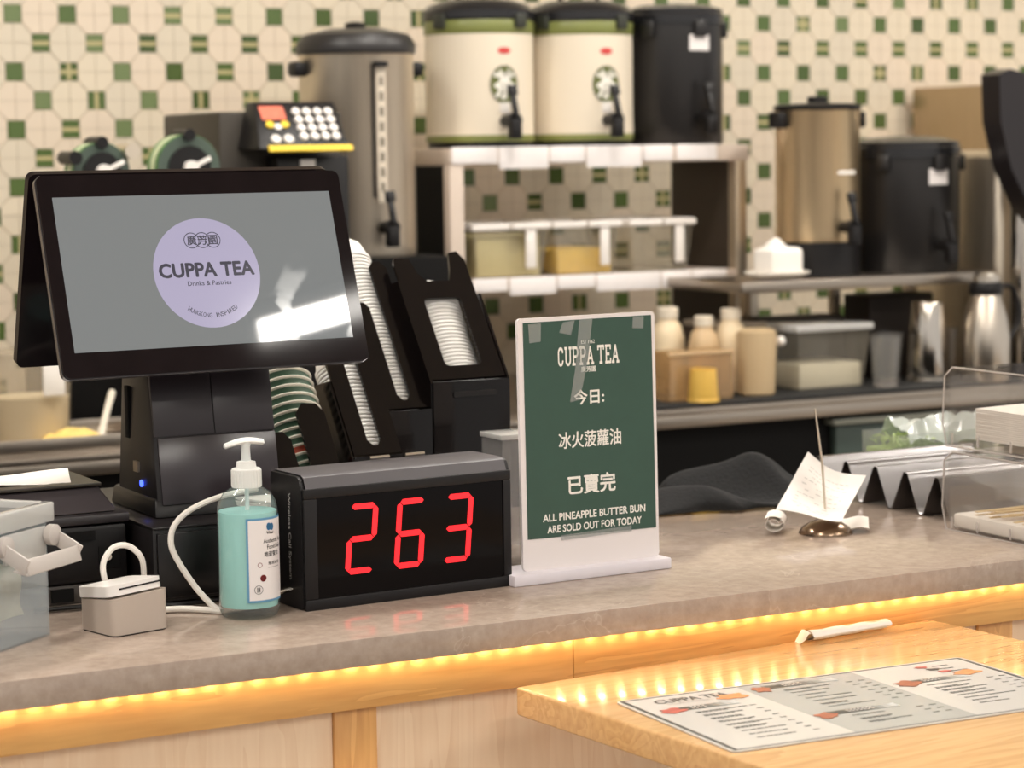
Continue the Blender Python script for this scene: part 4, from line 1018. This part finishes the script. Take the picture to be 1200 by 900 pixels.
tub_m = clear('amber_bin', (.9, .82, .70, 1), .25, C(206, 176, 134))
t = thing('amber_bin', 'translucent amber bin in front of the syrup bottles', 'bin', (2.52, 4.06, .9065))
mb = MB()
for a in ((0, .15, 0, .002, .002, .10), (0, .15, .06, .062, .002, .10), (0, .002, .002, .06, .002, .10), (.148, .15, .002, .06, .002, .10), (0, .15, 0, .062, 0, .002)): mb.b2(*a)
mb.build('tub', tub_m, t); MB().b2(-.004, .154, -.003, .0, .092, .1, .001).build('rim', BEI, t)
t = thing('amber_jug', 'translucent beige jug with a white knob right of the amber bin', 'jug', (2.745, 4.085, .9065))
MB().lathe([(.034, 0), (.038, .004), (.042, .12), (.040, .132), (.03, .136)], 28).build('body', mat('beige_translucent', C(208, 182, 142), .4, trans=.2), t)
MB().lathe([(.004, 0), (.010, .004), (.011, .012), (.006, .018)], 16, mT((.044, -.01, .108), (0, PI/2, 0))).build('knob', WHITE, t)
t = thing('yellow_cup', 'small yellow cup standing in front of the amber bin', 'cup', (2.583, 4.035, .9065))
MB().lathe([(.030, 0), (.031, .003), (.026, .066), (.024, .066), (.028, .006), (.001, .006)], 28, cap=False).build('cup', mat('yellow_plastic', C(226, 184, 88), .4), t)
MB().lathe([(.0315, 0), (.033, .003), (.0315, .006)], 28, cap=False).build('rim', mat('yellow_plastic', C(226, 184, 88)), t)

# steel hood and drink machine at the right edge
t = thing('steel_cabinet', 'plain brushed steel cabinet against the tiled wall at the right', 'cabinet', (3.74, 4.56, .898))
MB().b2(0, .32, 0, .30, .0, .655, .003).build('body', mat('warm_steel', C(190, 168, 138), .42, 1, noise=.1, nscale=5, nstretch=(20, 20, 1)), t)
MB().b2(.01, .31, -.006, -.0005, .03, .62, .002).build('door', mat('warm_steel', C(190, 168, 138)), t)
t = thing('drink_machine', 'steel drink machine with a large curved black cover', 'machine', (3.445, 4.06, .8985))
MB().b2(-.04, .20, .06, .36, .0, .50, .02, 3).build('steel_body', STEEL, t)
pf = [(-.09, .66), (-.06, .672), (.16, .62), (.32, .54), (.32, .24), (.17, .26), (.08, .30), (.0, .37), (-.055, .46), (-.085, .56)]
MB().prism([(x-.049, z) for x, z in pf], -.0, .06, UP).build('cover', mat('cover_black', C(34, 30, 32), .3), t)
MB().lathe([(.03, 0), (.03, .5)], 20, mT((.0, .025, 0))).build('steel_pipe', CHROME, t)
MB().b2(.04, .2, .0, .06, .12, .16, .01).build('drip_arm', BLACK, t)

# cup sealing machine with film rolls
sm = thing('sealing_machine', 'black cup sealing machine with a white keypad and two green film rolls', 'machine', (1.56, 4.12, .8985))
MB().b2(.05, .30, .04, .34, 0, .595, .008).build('housing', mat('machine_brown', C(52, 46, 38), .5), sm)
MB().b2(.14, .285, -.02, .04, .0, .512, .006).build('front_block', BLACK, sm)
# slanted keypad
MK = mT((.09, -.07, .535), (0, 0, 0))
kp = hull('keypad_housing', (.085, .265, -.07, .04), (.105, .265, .0, .04), .525, .612, BLACK, .004, sm)
# face plane of the keypad from (y -.07,z .515) to (y 0,z .605)
ang = math.atan2(.087, .07); KM = mT((.175, -.035, .5685), (ang, 0, 0))
KM = KM @ mT((0, 0, .001))
for i in range(4):
    for j in range(4):
        MB().lathe([(.0085, 0), (.0085, .003), (.006, .005)], 14, KM @ mT((.005+.0215*i, -.028+.0195*j, 0))).build('key', WHITE, sm)
for i in range(2): MB().lathe([(.0095, 0), (.0095, .003), (.006, .005)], 14, KM @ mT((-.052+.025*i, -.034, 0))).build('key', WHITE, sm)
YEL = mat('machine_yellow', C(232, 196, 40), .4)
for i in range(2): MB().lathe([(.008, 0), (.008, .003)], 14, KM @ mT((-.055+.03*i, .0, 0))).build('yellow_key', YEL, sm)
MB().lathe([(.007, 0), (.007, .003)], 14, KM @ mT((-.040, -.006, 0))).build('key', WHITE, sm)
MB().prism(rc(-.066, -.018, .012, .044), 0, .001, KM).build('red_sticker', mat('sticker_red', C(222, 110, 84), .5, noise=.3, nscale=90), sm)
MB().prism(rc(-.072, .094, -.062, -.049), -.002, .002, KM).build('yellow_strip', YEL, sm)
MB().b2(.185, .215, -.023, -.0205, .46, .505).build('white_badge', WHITE, sm)
GF = mat('film_green', C(74, 128, 60), .35); FW = mat('film_pale', C(206, 216, 180), .35); HUB = mat('roll_grey_green', C(74, 88, 78), .4)
def film(x, z, r):
    Mx = mT((x, -.06, z), (-PI/2, 0, 0))
    rl_ = MB(); rl_.lathe([(r, 0), (r, .05)], 36, Mx); rl_ = rl_.build('film_roll', GF, sm)
    MB().lathe([(r*1.002, .012), (r*1.002, .034)], 36, Mx, cap=False).build('film_print', FW, rl_)
    MB().lathe([(r*.98, -.003), (r*.98, -.0005)], 36, Mx).build('film_edge', HUB, rl_)
    MB().lathe([(r*.66, -.008), (r*.66, -.0032)], 32, Mx).build('hub', BLACK, rl_)
    MB().lathe([(.013, -.022), (.013, -.0082)], 16, Mx).build('knob', WHITE, rl_)
    MB().box((x+.02, -.078, z+.01), (.035, .005, .008), .001, (0, R(-25), 0)).build('lever', WHITE, rl_)
    MB().lathe([(.011, -.012), (.011, .06)], 16, mT((x, -.06, z+r*.98), (-PI/2, 0, 0))).build('guide_roller', BLACK, rl_)
film(-.048, .494, .06); film(-.21, .490, .052)
MB().b2(-.27, .05, .0, .03, .38, .45, .004).build('roll_bracket', BLACKM, sm)
MB().lathe([(.014, -.02), (.014, .05)], 18, mT((-.158, -.06, .525), (-PI/2, 0, 0))).build('guide_roller', STEEL, sm)
MB().lathe([(.012, -.02), (.012, .05)], 18, mT((-.262, -.06, .515), (-PI/2, 0, 0))).build('guide_roller', BLACK, sm)

# left: bucket, tray, butter, spoon
tr = thing('steel_tray', 'shallow stainless steel tray on the back counter at the left', 'tray', (1.02, 4.02, .8985))
MB().b2(0, .46, 0, .26, 0, .004, .001).build('tray_base', STEELH, tr)
for a in ((0, .46, 0, .004, .0042, .03), (0, .46, .256, .26, .0042, .03), (0, .004, .004, .256, .0042, .03), (.456, .46, .004, .256, .0042, .03)): MB().b2(*a, bev=.001).build('tray_wall', STEELH, tr)
t = thing('cream_bucket', 'clear bucket half filled with cream in the steel tray', 'bucket', (1.245, 4.18, .9035))
MB().lathe([(.064, 0), (.066, .004), (.074, .16), (.077, .162), (.077, .168)], 32, cap=False).build('bucket', clear('bucket_clear', (.86, .84, .80, 1), .3, C(206, 192, 170)), t)
MB().lathe([(.062, .003), (.068, .085), (.02, .086)], 32).build('cream', mat('cream_food', C(236, 220, 186), .6), t)
MB().b2(.0, .04, -.078, -.072, .09, .16, .004).build('paper_label', PAPER, t)
bf = MB().grid(lambda u, v: Vector(((u-.5)*.12, (v-.5)*.09, .004+.026*math.sin(u*PI)**.5*math.sin(v*PI)**.5*(1+.35*nz2(u*.4, v*.4)))), 16, 12).build('butter_block', mat('butter', C(232, 200, 116), .6, noise=.1, nscale=40)); bf.matrix_basis = mT((1.29, 4.085, .903)); tag(bf, 'lump of yellow butter lying in the steel tray', 'butter')
tag(MB().tube([(1.335, 4.07, .912), (1.36, 4.12, .94), (1.40, 4.19, .985)], [.008, .006, .007]).build('spatula', mat('spatula_white', C(226, 216, 200), .4)), 'white spatula leaning up out of the steel tray', 'spatula')
tag(MB().b2(1.36, 1.52, 4.3, 4.6, .8985, 1.15, .004).build('equipment_box', BLACKM), 'black equipment box behind the cream bucket', 'box')
